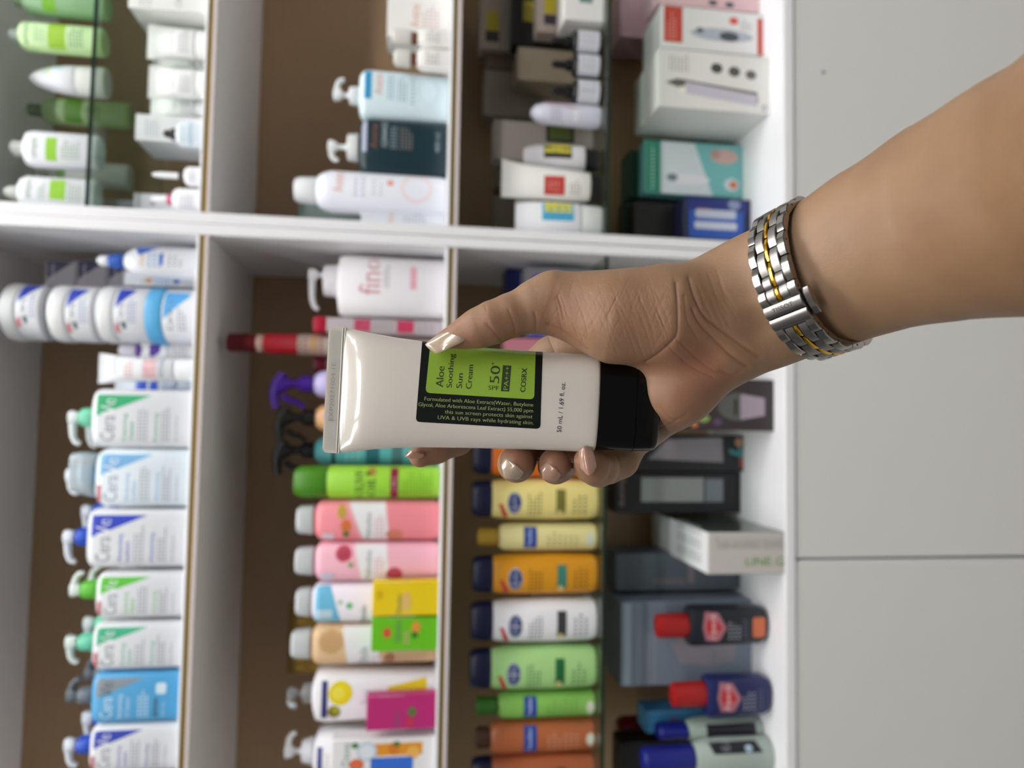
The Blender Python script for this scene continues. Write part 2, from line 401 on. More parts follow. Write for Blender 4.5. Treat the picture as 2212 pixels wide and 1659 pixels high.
# ---- row of pump bottles on the upper left shelf
pb.append(pumpbottle('white pump bottle with mint collar and green corner, beside the tube with a crimped end', (840, 967, 133, 405), 1, .02, .045, WH, '7ed9b5', 'e4eaec', 194, 163, cbody(197, 403, 842, 965, '2fae74', 'Foaming', 'Cleanser', False), 'L', 58, 44))

P('wrapped_pump_bottle', 'pump bottle with light blue corner, sealed in a milky clear wrap', 'bottle', (968, 1097, 125, 405), 1, .02, .047, [
    ('L', 'body', 'dde8f0', [('b', 126, 1), (222, 126, 1), (208, 110, .9), (200, 80, .6), (196, 40, .5)], cbody(205, 403, 970, 1095, '7ab5e6', 'Moisturizing', 'Lotion', True, '98a0aa'), 4.5),
    ('L', 'collar', '57b7e4', [(197, 44, .62, -3), (156, 40, .58, -3)], None, 2), ('pump', 'pump_head', 'e6ecf0', 127, 160, 'L', 40, -3),
    ('L', 'wrap', clr2, [(195, 96, .8, -3), (160, 92, .75, -8), (140, 84, .66, -10)], None, 3)])
pb.append(pumpbottle('white pump bottle with royal blue collar, between the wrapped bottle and the lime one', (1100, 1228, 122, 398), 1, .02, .045, WH, '1d50c8', 'dfe6ee', 184, 154, cbody(186, 396, 1102, 1226, '1e3cc0', 'Moisturizing', 'Lotion', False), 'L', 56, 42))

pb.append(pumpbottle('white pump bottle with lime green collar and lime corner', (1236, 1338, 137, 396), 1, .02, .042, WH, '63c23c', 'dde6e2', 204, 166, cbody(206, 394, 1238, 1336, '5cc437', 'Hydrating', 'Cleanser'), 'R', 36, 42, off=-8))

pb.append(pumpbottle('white pump bottle with seafoam collar and corner, between the lime-collared and the sky blue bottles', (1345, 1450, 128, 392), 1, .02, .042, WH, '6fd3b0', 'dce6e4', 196, 160, cbody(198, 390, 1347, 1448, '3db487', 'Foaming', 'Cleanser'), 'L', 44, 40, off=-4))

pb.append(pumpbottle('sky blue pump bottle with a grey collar and grey pump', (1455, 1565, 130, 380), 1, .02, .042, '56aadf', '6c7680', '5a636c', 194, 158, cera(198, 378, 1457, 1563, '8a949e', 'd5eaf8', '3f4a55')+[
    ('t', 'Renewing', 254, 266, 1500, 1552, 'e4f2fb'), ('t', 'SA Cleanser', 270, 280, 1506, 1552, 'cfe6f5'), ('l', 296, 322, 1490, 1552, 3, 'cfe6f5'), ('r', 332, 340, 1510, 1552, '4d6f92'), ('rr', 336, 358, 1478, 1502, 'cfe4f0', 3), ('t', '237 mL', 350, 356, 1520, 1552, 'cfe6f5')], 'R', 34, 38))

pb.append(pumpbottle("white pump bottle with deep blue collar, in the picture's lower left corner", (1568, 1672, 125, 378), 1, .02, .042, WH, '2a55c8', 'dfe6ee', 190, 157, cbody(192, 376, 1570, 1670, '2b3fb0', 'Moisturizing', 'Lotion'), 'L', 46, 40, off=-2))
def behind(src, label, dx=0, dy=.056):
    r = src.copy(); COL.objects.link(r); r.location = src.location+Vector((dx, dy, 0)); r['label'] = label
    for ch in src.children:
        c = ch.copy(); COL.objects.link(c); c.parent = r
for src, label, dx in ((pb[0], 'white pump bottle standing directly behind the mint-collared one', -.006), (pb[1], 'white pump bottle standing directly behind the royal blue collared one', .03),
                       (pb[2], 'white pump bottle standing directly behind the lime-collared one', -.004), (pb[3], 'white pump bottle standing directly behind the seafoam-collared one', .012),
                       (pb[4], 'sky blue pump bottle standing directly behind its twin with the grey pump', .012), (pb[5], 'white pump bottle standing directly behind the deep blue collared one', .016)):
    behind(src, label, dx)
# ---- stacked jars
def jar(label, y0, y1, xt, xm, xb, zb, lid, g):
    ZS['j'] = zb
    return P('cream_jar', label, 'jar', (y0, y1, xt, xb), 'j', .035, .096, [
        ('L', 'body', WH, [('b', 122, .95), (xb-9, 126, .985), (xm, 124, .97)], g, 2), ('L', 'lid', lid, [(xm, 128, 1), (xt+10, 128, 1), (xt+2, 124, .97), (xt, 108, .86)], None, 2)], 'stacked cream jars')
def jg(xm, xb, y0, c, low=False):
    h = xb-xm
    return [('p', [(xm+.08*h, y0+8), (xm+.62*h, y0+8), (xm+.62*h, y0+14), (xm+.08*h, y0+52)], c), ('t', 'CeraVe', xm+.16*h, xm+.36*h, y0+18, y0+88, '6d7680'),
            ('l', xm+.45*h, xm+.8*h, y0+28, y0+84, 4, '9aa6c8'), ('r', xm+.05*h, xm+.2*h, y0+86, y0+104, 'd7868c'), ('r', xm+.3*h, xm+.42*h, y0+82, y0+96, '48606e')]
hj = .0765
jar('cream jar with a light blue lid, resting on the shelf board itself', 613, 738, 308, 346, 413, Z1+.0003, '5ab0e4', [('p', [(351, 628), (405, 628), (402, 640), (351, 690)], '57a8e6'), ('t', 'CeraVe', 358, 372, 648, 712, '6d7680'), ('l', 380, 402, 660, 712, 3, '9aa3ac')])
jar('white lidded cream jar resting directly on the jar with the light blue lid', 609, 735, 203, 240, 306, Z1+.0008+hj, 'eceef0', jg(242, 306, 612, '2742c4'))
jar('white lidded cream jar third from the shelf in the stack', 607, 733, 97, 136, 201, Z1+.0013+2*hj, 'eceef0', jg(136, 201, 612, '2742c4'))
jar("white lidded cream jar at the stack's far end, cut by the left edge", 603, 730, -8, 28, 95, Z1+.0018+3*hj, 'eceef0', jg(28, 95, 600, '2742c4'))
P('lotion_bottle', 'white oval lotion bottle with blue cap, between the divider and the stacked jars', 'bottle', (526, 596, 200, 418), 1, .03, .04, [
    ('L', 'body', WH, [('b', 66, .9), (400, 70, 1), (330, 70, 1), (300, 66, 1), (278, 54, .8), (266, 40, .6), (258, 30, .5)], [('p', [(286, 533), (340, 530), (300, 552)], '2f62c8'), ('t', 'Olive', 300, 312, 545, 575, 'c79a4a'), ('l', 316, 350, 540, 575, 3, '6f9fd8'), ('r', 344, 352, 545, 570, '3f6fc8'), ('l', 360, 396, 548, 572, 3, 'a9b0bb')], 2.2),
    ('L', 'cap', '2a60c4', [(259, 34, .62), (226, 30, .58)], None, 2), ('L', 'spout', 'eef2f6', [(227, 24, .45), (206, 22, .4), (200, 14, .3)], None, 2)])
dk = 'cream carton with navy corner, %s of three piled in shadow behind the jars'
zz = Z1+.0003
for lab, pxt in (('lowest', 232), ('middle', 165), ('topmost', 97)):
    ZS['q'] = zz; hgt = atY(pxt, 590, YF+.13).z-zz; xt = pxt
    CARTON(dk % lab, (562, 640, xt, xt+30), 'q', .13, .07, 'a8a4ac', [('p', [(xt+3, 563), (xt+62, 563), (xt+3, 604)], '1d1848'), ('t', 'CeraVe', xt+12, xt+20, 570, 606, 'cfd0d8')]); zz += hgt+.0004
CARTON('slim white carton with an orange and blue print, between oval bottle and jars', (590, 618, 268, 415), 1, .085, .05, 'e3e8ee', [('t', 'Sun', 305, 320, 592, 612, 'a8a8a8'), ('r', 316, 328, 600, 612, 'd99a4a'), ('l', 332, 368, 596, 614, 4, '8fa6d8'), ('r', 374, 388, 597, 611, '3a5fc4')])
P('purple_pump_bottle', 'small bottle with purple band, beside the jar with the light blue lid', 'bottle', (736, 778, 250, 415), 1, .085, .035, [
    ('L', 'body', 'e6e6ea', [('b', 40, 1), (350, 40, 1), (344, 38, .95), (300, 34, .9)], [('p', [(322, 738), (346, 738), (346, 760), (322, 776)], '52309a'), ('t', 'CeraVe', 356, 368, 745, 774, '9a9ea6'), ('l', 372, 404, 742, 774, 4, 'b0b4bc')], 3),
    ('L', 'collar', '5a3590', [(308, 38, .95), (290, 36, .9)], None, 2), ('L', 'cap', 'dcd9e6', [(291, 33, .85), (256, 32, .8), (250, 24, .6)], None, 2)])
P('cream_tube', 'white tube standing on its cap with pink print and a crimped end, near the jars', 'tube', (763, 830, 200, 413), 1, .02, .036, [
    ('L', 'body', WH, [(372, 50, 1), (300, 52, .85), (250, 56, .5), (222, 64, .16), (214, 66, .06), (202, 66, .06)], [('t', 'CeraVe', 230, 246, 772, 808, '8f9ab0'), ('l', 262, 284, 770, 815, 3, 'd89c98'), ('r', 305, 336, 770, 816, 'e3bfc4'), ('l', 308, 334, 772, 814, 4, 'c77f88'), ('r', 342, 352, 772, 814, 'b2b7c0')], 2.2),
    ('L', 'cap', 'e8ebef', [('b', 48, .97), (374, 50, 1)], None, 2.2)])
P('blue_tube', 'narrow white and blue tube in the gap between pink-print tube and mint-collared bottle', 'tube', (822, 848, 240, 410), 1, .09, .03, [
    ('L', 'body', 'd3dbe6', [(380, 34, 1), (300, 36, .8), (256, 38, .2), (240, 38, .08)], [('r', 290, 316, 822, 842, '3357cc'), ('r', 322, 340, 822, 842, '2b53c8'), ('l', 350, 378, 822, 842, 3, '88a0d0')], 2.2),
    ('L', 'cap', 'c9d4e4', [('b', 32, .95), (382, 33, 1)], None, 2.2)])
# ---- upper right compartment: glass shelf
gw = 'dfeccb'
def simple_g(x0, x1, y0, y1, bx, c2='9ccc2c', tc='6f9a70'):
    w = y1-y0
    return [('t', 'simple', x0, x0+18, y0+.12*w, y1-.12*w, tc), ('r', bx, bx+38, y0+.04*w, y1-.04*w, c2), ('l', bx+44, bx+78, y0+.15*w, y1-.15*w, 5, tc), ('l', x0+24, bx-6, y0+.2*w, y1-.2*w, 3, '9fbf9c')]
P('toner_bottle', 'bright pale green bottle with a lime band and pale cap, beside the bullet-shaped tube', 'bottle', (40, 102, 8, 204), 'g1', .03, .036, [
    ('L', 'body', 'c3e6a8', [('b', 58, 1), (190, 60, 1), (44, 60, 1), (36, 50, .9), (32, 24, .5)], simple_g(46, 190, 40, 102, 102), 2.3), ('L', 'cap', 'b9c6bd', [(33, 26, .6), (10, 26, .6)], None, 2)])
P('squeeze_bottle', "green bottle with a lime band, cut off by the picture's top edge", 'bottle', (-34, 22, 15, 204), 'g1', .035, .036, [
    ('L', 'body', '8fb889', [('b', 54, 1), (60, 54, 1), (44, 46, .9), (38, 24, .5)], [('r', 90, 118, -34, 22, '78b818')], 2.3), ('L', 'cap', '9ab08c', [(40, 26, .6), (16, 26, .6)], None, 2)])
P('tottle', 'white bullet-shaped squeeze tube, tapering to a point, among the green bottles', 'tube', (128, 196, 50, 204), 'g1', .045, .036, [
    ('L', 'body', WH, [(160, 64, 1), (130, 60, .95), (100, 50, .85), (75, 36, .6), (60, 22, .4), (51, 8, .2)], [('l', 84, 100, 138, 160, 3, '98b8a0'), ('r', 97, 102, 136, 158, 'b6d04c'), ('r', 102, 132, 132, 152, 'cfe0ea'), ('l', 104, 130, 134, 152, 3, '9fb8a8')], 2.2),
    ('L', 'cap', 'd6dad4', [('b', 66, 1.0), (159, 64, 1)], None, 2.2)])
P('toner_bottle', 'dull green bottle with a darker cap, set farther back behind the bullet-shaped tube', 'bottle', (204, 262, 48, 226), 'g1', .14, .036, [
    ('L', 'body', 'b4d496', [('b', 56, 1), (94, 56, 1), (88, 46, .9), (84, 24, .5)], simple_g(108, 216, 206, 260, 138, '5f9a20', '506e48'), 2.3), ('L', 'cap', '7b8a70', [(86, 26, .6), (50, 26, .6)], None, 2)])
P('toner_bottle', 'white bottle with a lime block and white cap, on glass beside the dull green one', 'bottle', (276, 356, 12, 200), 'g1', .03, .038, [
    ('L', 'body', WH, [('b', 76, 1), (60, 78, 1), (48, 70, .9), (43, 44, .8), (41, 26, .6)], [('t', 'simple', 66, 82, 300, 340, '6d8e72'), ('r', 98, 122, 296, 345, '8fca22'), ('l', 130, 172, 296, 340, 7, '9cb89c')], 2.6),
    ('L', 'cap', 'e4e8e2', [(42, 30, .7), (22, 30, .7), (18, 34, .75), (12, 26, .6)], None, 2)])
P('toner_bottle', 'white bottle with a lime block, partly hidden by the white divider', 'bottle', (382, 456, -2, 186), 'g1', .03, .038, [
    ('L', 'body', WH, [('b', 72, 1), (48, 74, 1), (36, 64, .9), (31, 42, .8), (29, 26, .6)], [('t', 'simple', 52, 70, 396, 436, '6d8e72'), ('r', 106, 140, 392, 436, '8fca22'), ('l', 144, 176, 392, 436, 5, '9cb89c'), ('l', 80, 98, 396, 436, 3, 'b0c4b0')], 2.6),
    ('L', 'cap', 'dfe6da', [(30, 30, .7), (8, 28, .7), (-2, 22, .6)], None, 2)])
P('toner_bottle', 'white bottle seen behind, in the gap between the two white lime-block bottles', 'bottle', (346, 392, 70, 222), 'g1', .15, .036, [
    ('L', 'body', 'e2e6e0', [('b', 54, 1), (110, 54, 1), (100, 40, .8), (96, 24, .6)], [('r', 122, 140, 352, 384, '5f9a20')], 2.6), ('L', 'cap', 'cfd6cc', [(97, 26, .6), (72, 26, .6)], None, 2)])
# ---- upper right compartment: board
CARTON('white carton with its grey side showing, beside the crimped tubes', (-60, 22, 278, 446), 1, .015, .09, 'eceeea', [('l', 300, 330, -20, 16, 3, 'b9bdb8'), ('t', 'CARE', 380, 394, -20, 14, 'a7aaa4')])
def wtube(label, y0, y1, xt, d, g=True):
    w = y1-y0; m = (y0+y1)/2
    return P('cream_tube', label, 'tube', (y0, y1, xt, 446), 1, d, .034, [
        ('L', 'body', 'f0f1ef', [(418, w*.84, 1), (370, w*.86, .85), (xt+28, w*.95, .28), (xt+12, w, .07), (xt, w, .07)], [('t', 'CeraVe', xt+50, xt+64, m-w*.25, m+w*.25, 'b4b8bc'), ('l', xt+72, xt+98, m-w*.32, m+w*.32, 5, 'b9bdc2')] if g else [], 2.2),
        ('L', 'cap', 'e9eae8', [('b', w*.78, .95), (420, w*.84, 1)], None, 2.2)], 'white tubes with crimped tops')
wtube('white crimped tube nearest the grey-sided carton', 45, 121, 310, .03)
wtube('white crimped tube second from the grey-sided carton, shorter and set back', 116, 145, 322, .075, False)
wtube('white crimped tube third from the grey-sided carton', 134, 206, 312, .025)
wtube('white crimped tube fourth from the grey-sided carton, next to the boxed dropper', 200, 248, 317, .06)
CARTON('white carton with faint grey print standing behind the black dropper bottle', (250, 306, 292, 440), 1, .06, .085, 'eeeef2', [('l', 312, 345, 258, 298, 5, 'c5c7cf')])
def dropper(label, y0, y1, xb, xt, xs, bulb, col, body, shelf, d, g=[], name='dropper_bottle', D=.03, group=None):
    w = y1-y0
    return P(name, label, 'bottle', (y0, y1, xt, xb), shelf, d, D, [
        ('L', 'body', body, [('b', w, 1), (xs+12, w, 1), (xs+4, w*.8, .8), (xs, w*.4, .4)], g, 2),
        ('L', 'collar', col, [(xs+1, w*.48, .5), (xs-12, w*.46, .48)], None, 2), ('L', 'bulb', bulb, [(xs-11, w*.32, .32), (xs-(xs-xt)*.8, w*.3, .3), (xt, w*.16, .16)], None, 2)], group)
dropper('small pale blue bottle with a black dropper, in front of a white carton', 256, 310, 436, 345, 374, '2a2224', '2a2224', 'dfe9f1', 1, .012, [('l', 386, 402, 264, 304, 3, 'b6c8d8'), ('r', 406, 414, 260, 308, 'b5d3e4')])
dropper('small white bottle with brown collar and white nozzle, next to the pink-collared one', 352, 394, 434, 322, 392, 'f0f1f4', '3a2a24', 'eeeef2', 1, .02, [('l', 402, 424, 358, 388, 4, 'b9bec9')])
dropper('small white bottle with a pink collar, against the divider', 400, 452, 432, 318, 366, 'eceef2', 'd5668a', 'eeeef2', 1, .02, [('l', 386, 418, 408, 446, 5, 'c0c3cf')])
CARTON('small white carton with a dark roundel, behind the pink-collared bottle', (420, 462, 288, 436), 1, .075, .05, 'e9eaef', [('e', 330, 440, 6, 6, 'b0b4bf')])
CARTON('low white carton wedged between the divider and the carton with the roundel', (436, 470, 252, 440), 1, .135, .05, 'dedfe5', [('l', 270, 290, 438, 452, 3, 'b5b7c0')])
# ---- middle right compartment
CARTON("white carton with coral script, cut by the picture's top edge", (-60, 82, 838, 968), 2, .05, .06, 'efeeea', [('t', 'Avene', 886, 908, 10, 60, 'e0a898'), ('l', 912, 950, 8, 60, 4, 'dcb8ac')])
def amber(label, y0, y1, xt, xn, xb):
    return P('serum_bottle', label, 'bottle', (y0, y1, xt, xb), 2, .012, .03, [
        ('L', 'body', 'eceae6', [('b', y1-y0, 1), (xn+18, y1-y0, 1), (xn+8, (y1-y0)*.8, .8)], [('l', xn+26, xn+56, y0+8, y1-8, 4, 'b9b7ba')], 2.4),
        ('L', 'neck', '7a4a34', [(xn+9, 26, .6), (xn-7, 26, .6)], None, 2), ('L', 'cap', 'ebe8e2', [(xn-6, (y1-y0)*.8, .8), (xt+4, (y1-y0)*.78, .78), (xt, (y1-y0)*.6, .6)], None, 2)])
amber('squat white bottle with brown neck, in front of the coral-script carton', 52, 94, 846, 895, 966)
amber('squat white bottle with copper neck, next to the light blue pump bottle', 96, 142, 850, 893, 964)
pumpbottle('pale aqua pump bottle with a bright blue block and coral lettering', (146, 252, 716, 966), 2, .04, .05, 'd9ecf2', 'e6ebec', 'eceff0', 775, 752, [
    ('r', 787, 802, 154, 216, '2f94c8'), ('t', 'Avene', 808, 826, 158, 206, 'e29a88'), ('l', 836, 852, 160, 214, 2, '8fb4c4'), ('l', 858, 880, 160, 216, 3, '9fb8c2'), ('l', 886, 898, 162, 222, 1, 'a5bcc4'), ('e', 925, 190, 22, 34, 'cfe3ea'), ('e', 925, 190, 17, 26, 'd9ecf2')], 'R', 34, 40, e=3.5)
pumpbottle('dark teal pump bottle with a white pump', (252, 372, 704, 962), 2, .04, .05, '123039', 'e2e6e4', 'e8eceb', 776, 748, [
    ('r', 782, 792, 262, 330, 'a8adc4'), ('t', 'Avene', 798, 816, 268, 322, '8a5a44'), ('t', 'CLEANANCE', 824, 836, 262, 318, 'b9c6cc'), ('l', 842, 858, 262, 320, 2, '8fa0a8'), ('l', 862, 892, 264, 320, 4, '7f7a78'), ('t', '400 ml', 940, 950, 280, 322, '9fb0b6')], 'L', 30, 60, e=4)
P('spray_can', 'tall white aerosol can with a white cap and coral lettering', 'can', (362, 452, 628, 968), 2, .03, .06, [
    ('L', 'body', 'eceff8', [('b', 86, 1), (950, 90, 1), (712, 90, 1), (694, 80, .9), (682, 64, .72), (676, 52, .6)], [('t', 'Avene', 718, 742, 372, 418, 'eba898'), ('l', 760, 792, 372, 424, 2, 'c3c7d4'), ('l', 800, 830, 376, 420, 2, 'd2d5df'), ('e', 843, 392, 7, 7, 'ea9e8c'), ('e', 900, 400, 34, 32, 'f2dfe2'), ('e', 900, 400, 27, 25, 'eceff8')], 2),
    ('L', 'cap', 'eef0f2', [(679, 58, .66), (642, 56, .64), (630, 50, .56)], None, 2)])
CARTON('muted green carton leaning in shadow behind the aerosol can', (425, 500, 644, 960), 2, .16, .06, '9db0a8', [('r', 770, 778, 420, 470, '6fc0a8')])
CARTON('white carton with coral and grey print, between the aerosol can and the divider', (457, 488, 780, 966), 2, .05, .06, 'e9edf4', [('t', 'Avene', 836, 850, 458, 484, 'ecb4a8'), ('l', 870, 920, 458, 486, 7, 'bfc3d0')])
# ---- middle left compartment
P('shampoo_bottle', 'big white pump bottle with red script lettering, standing against the divider', 'bottle', (545, 682, 656, 955), 2, .035, .075, [
    ('L', 'body', 'efecf0', [('b', 132, 1), (740, 134, 1), (730, 124, .9), (727, 90, .8)], [('t', 'fino', 775, 822, 556, 636, 'd4909a'), ('l', 828, 842, 566, 620, 3, 'b9bcc4'), ('r', 886, 900, 572, 622, 'edb9c4'), ('l', 888, 898, 576, 618, 1, 'e08aa0')], 3),
    ('L', 'collar', 'e9e7ec', [(728, 72, .66, -12), (694, 68, .62, -12)], None, 2), ('pump', 'pump_head', 'efeef2', 658, 697, 'L', 76, -24)])
P('hair_spray', 'very tall slim red tube with a dark red cap', 'tube', (720, 768, 485, 952), 2, .06, .034, [
    ('L', 'body', 'b9a79c', [('b', 44, 1), (640, 46, 1)], [('l', 642, 700, 726, 762, 5, 'a8402c'), ('r', 668, 684, 724, 764, 'c79f74')], 2),
    ('L', 'shoulder', 'c01528', [(641, 47, 1), (632, 44, .95), (570, 44, .95), (566, 40, .9)], None, 2), ('L', 'band', 'd9b3a4', [(567, 38, .86), (550, 38, .86)], None, 2), ('L', 'cap', '6a0612', [(551, 40, .92), (490, 40, .92), (485, 36, .8)], None, 2)])
P('gift_pack', 'clear upright pack with three red bands, in the gap beside the big script bottle', 'pack', (686, 722, 674, 952), 2, .05, .04, [
    ('L', 'body', 'b8aeb2', [('b', 34, 1), (680, 34, 1)], [('r', 765, 800, 688, 722, 'bd4a68'), ('r', 858, 894, 688, 722, 'c03a5c'), ('l', 806, 850, 690, 720, 4, 'a89898'), ('l', 900, 940, 690, 720, 3, 'a0989c')], 5),
    ('L', 'lid', 'b01234', [(706, 36, 1.05), (676, 36, 1.05)], None, 5)])
P('gift_pack', 'dark red topped pack between the slim red tube and the purple sprayer', 'pack', (770, 806, 674, 952), 2, .1, .04, [
    ('L', 'body', '8e7a80', [('b', 34, 1), (680, 34, 1)], [('r', 765, 800, 772, 804, '9a3a50')], 5), ('L', 'lid', '7a0a20', [(706, 36, 1.05), (676, 36, 1.05)], None, 5)])
def sprayer(label, y0, y1, xt, xs, head, body, g, d=.05, off=0):
    w = y1-y0
    return P('spray_bottle', label, 'bottle', (y0, y1, xt, 952), 2, d, .05, [
        ('L', 'body', body, [('b', w, 1), (xs+34, w, 1), (xs+14, w*.86, .86), (xs+4, w*.6, .6), (xs, 26, .4)], g, 2.2),
        ('trig', 'spray_head', head, xt, xs, off), ('lever', 'trigger', head, xt+12, xs-18, off)])
sprayer('spray bottle with purple trigger head and lilac body', 798, 862, 580, 672, '4a1a9a', 'b9b0dc', [])
sprayer('spray bottle with black trigger head and pale orange body', 872, 936, 590, 676, '15110f', 'd8a878', [], .055)
sprayer('spray bottle with black trigger head and turquoise body', 942, 1008, 586, 674, '17151a', '63b9c0', [('r', 716, 724, 948, 1004, '2b3a3e'), ('r', 790, 820, 944, 1006, '2f6f7c'), ('l', 742, 780, 950, 1002, 3, '9fd8da'), ('r', 846, 870, 944, 1006, '4d7a7c')], .085)
P('shampoo_bottle', 'bright green shampoo bottle with dark green cap and a maroon band', 'bottle', (1008, 1080, 630, 948), 2, .03, .05, [
    ('L', 'body', '9ad43c', [('b', 70, 1), (900, 72, 1), (712, 72, 1), (704, 68, .95)], [('t', 'OLIVE', 766, 786, 1016, 1074, '2c4a1c', .01), ('t', 'OIL', 792, 812, 1030, 1072, '2c4a1c', .01), ('e', 802, 1020, 10, 9, 'b08a3c'), ('e', 795, 1024, 6, 5, '5c7a1c'), ('r', 843, 860, 1008, 1080, '8a1c3c'), ('t', 'ORS', 847, 856, 1030, 1062, 'd9a8b4'), ('l', 866, 936, 1014, 1072, 10, '7fb830')], 2.2),
    ('L', 'cap', '4a8a1c', [(705, 72, 1), (645, 68, .95), (632, 58, .85)], None, 2.2)])
def shower(label, y0, y1, c, g, cap0, xt=683, capy=0, xb=946):
    w = y1-y0
    return P('shower_gel_bottle', label, 'bottle', (y0, y1, cap0, xb), 2, .03, .048, [
        ('L', 'body', c, [('b', w*.96, 1), (xb-14, w, 1), (xt+12, w, 1), (xt+3, w*.9, .9), (xt-6, w*.6, .6), (xt-8, w*.5, .5)], g, 3),
        ('L', 'cap', mat('cfd4d6', .2, name='frosted_cap'), [(xt-7, w*.74, .8, capy), (cap0+6, w*.68, .75, capy), (cap0, w*.6, .65, capy)], None, 3)], 'shower gels with clear caps')
def wave(y0, y1, a, b_, c1, c2, hx='f0eff3'): return ('p', [(a, y0), (b_, y0), (c2, y1), (c1, y1)], hx)
shower('coral pink shower gel with citrus and grapefruit print', 1083, 1170, 'ee8c96', [wave(1084, 1169, 752, 832, 786, 842), ('p', [(752, 1084), (742, 1084), (776, 1169), (786, 1169)], 'f2a4ac'), ('e', 738, 1106, 10, 16, 'c9a64a'), ('e', 748, 1136, 12, 14, 'dc7a44'), ('e', 748, 1154, 8, 7, '6f7a3c'), ('t', 'Palmolive', 790, 802, 1108, 1164, '55725c'), ('l', 808, 832, 1110, 1164, 3, 'e8a8b4'), ('e', 852, 1156, 18, 14, 'd88070'), ('r', 696, 722, 1152, 1166, 'e4d8e8')], 637)
shower('pale pink shower gel with raspberry print', 1173, 1258, 'f0b4c4', [wave(1174, 1257, 764, 834, 782, 842), ('e', 742, 1196, 18, 18, 'cf5a70'), ('e', 742, 1196, 12, 12, 'b84458'), ('e', 758, 1220, 6, 6, '8aa860'), ('t', 'Palmolive', 790, 802, 1190, 1250, '55725c'), ('l', 808, 832, 1190, 1250, 3, 'e8a8b4'), ('e', 852, 1242, 18, 16, 'bf4a60'), ('r', 694, 720, 1236, 1252, 'dcd6ea')], 634)
shower('white and sky blue shower gel behind the yellow soap box', 1262, 1348, 'ece6f0', [('p', [(680, 1263), (712, 1263), (738, 1347), (680, 1347)], '74c4e8'), ('e', 755, 1308, 7, 7, '6fc080'), ('e', 735, 1300, 5, 5, '9ad0a0'), ('t', 'Palmolive', 778, 792, 1308, 1346, '5c6e64'), ('r', 684, 718, 1316, 1336, 'c9e2f2')], 635, 676)
shower('beige almond shower gel behind the green soap box', 1352, 1440, 'd9b68c', [('e', 715, 1385, 26, 26, 'cfa676'), wave(1353, 1439, 738, 805, 752, 826), ('t', 'Palmolive', 774, 796, 1398, 1434, '6a7a7c'), ('l', 802, 822, 1412, 1436, 3, 'c9a8b4'), ('e', 842, 1424, 12, 12, 'a5765a'), ('l', 856, 920, 1412, 1432, 5, 'c8b094')], 625, 676)
CARTON('tall dark gold carton in the shadow behind the white and beige shower gels', (1302, 1450, 622, 948), 2, .17, .05, '8a6a1c', [('l', 630, 700, 1310, 1440, 2, 'b89430')])
def soap(label, y0, y1, xt, c, g): return CARTON(label, (y0, y1, xt, 950), 2, .004, .022, c, g, cat='soap box', name='soap_box', group='small soap boxes in front of the bottles')
soap('yellow soap box in front of the white and sky blue shower gel', 1256, 1330, 805, 'f0d010', [wave(1257, 1329, 832, 884, 842, 900), ('t', 'Palmolive', 856, 868, 1284, 1326, '6a7a6c'), ('e', 878, 1300, 10, 22, 'e8c070'), ('e', 820, 1284, 7, 10, 'd8b408')])
soap('lime green soap box with mango print, in front of the beige shower gel', 1334, 1406, 803, '6cc41c', [wave(1335, 1405, 838, 894, 848, 908), ('e', 836, 1366, 9, 11, 'd8583c'), ('e', 898, 1356, 10, 14, 'e09a3c'), ('e', 896, 1372, 7, 8, '3f7a2c'), ('t', 'Palmolive', 852, 866, 1340, 1386, '6a7a6c'), ('l', 872, 884, 1350, 1390, 2, 'e4a894')])
P('hand_wash_bottle', 'white pump bottle with lemon print and a navy strip, behind the magenta soap box', 'bottle', (1448, 1570, 612, 944), 2, .035, .06, [
    ('L', 'body', 'efedf2', [('b', 96, 1, 2), (900, 104, 1, 2), (800, 112, 1), (700, 118, 1), (680, 108, .9), (672, 60, .6), (670, 40, .5)], [('r', 694, 707, 1470, 1550, '2b2f6e'), ('e', 735, 1496, 26, 26, 'ecd820'), ('e', 730, 1496, 14, 14, 'f2e450'), ('e', 722, 1536, 14, 14, '8a7a24'), ('e', 726, 1532, 8, 8, 'a8b02c'), ('p', [(838, 1486), (920, 1470), (922, 1498), (836, 1500)], 'e8cc28'), ('t', 'Balea', 780, 800, 1490, 1520, 'b9bcd0')], 3),
    ('L', 'collar', clr, [(671, 44, .5), (648, 42, .48)], None, 2), ('pump', 'pump_head', clr, 614, 650, 'F', 44)])
soap('magenta soap box in front of the lemon hand wash', 1502, 1576, 792, 'bf2c78', [wave(1503, 1575, 818, 872, 832, 886), ('t', 'Palmolive', 850, 864, 1536, 1572, '7a5a74'), ('e', 890, 1538, 9, 11, '5c7a3c'), ('e', 886, 1560, 8, 9, 'c83a48')])
P('hand_wash_bottle', "white pump bottle with a thin navy strip, cut by the picture's bottom edge", 'bottle', (1582, 1700, 607, 942), 2, .05, .06, [
    ('L', 'body', 'eeedf1', [('b', 100, 1), (800, 112, 1), (700, 116, 1), (682, 104, .9), (674, 60, .6), (671, 44, .5)], [('r', 684, 696, 1612, 1690, '2f3a80'), ('l', 702, 712, 1614, 1690, 1, 'd2b8a8')], 3),
    ('L', 'collar', 'e9e9ee', [(673, 60, .62, -6), (646, 50, .5, -6)], None, 2), ('pump', 'pump_head', 'efeff2', 607, 650, 'R', 40, -6)])
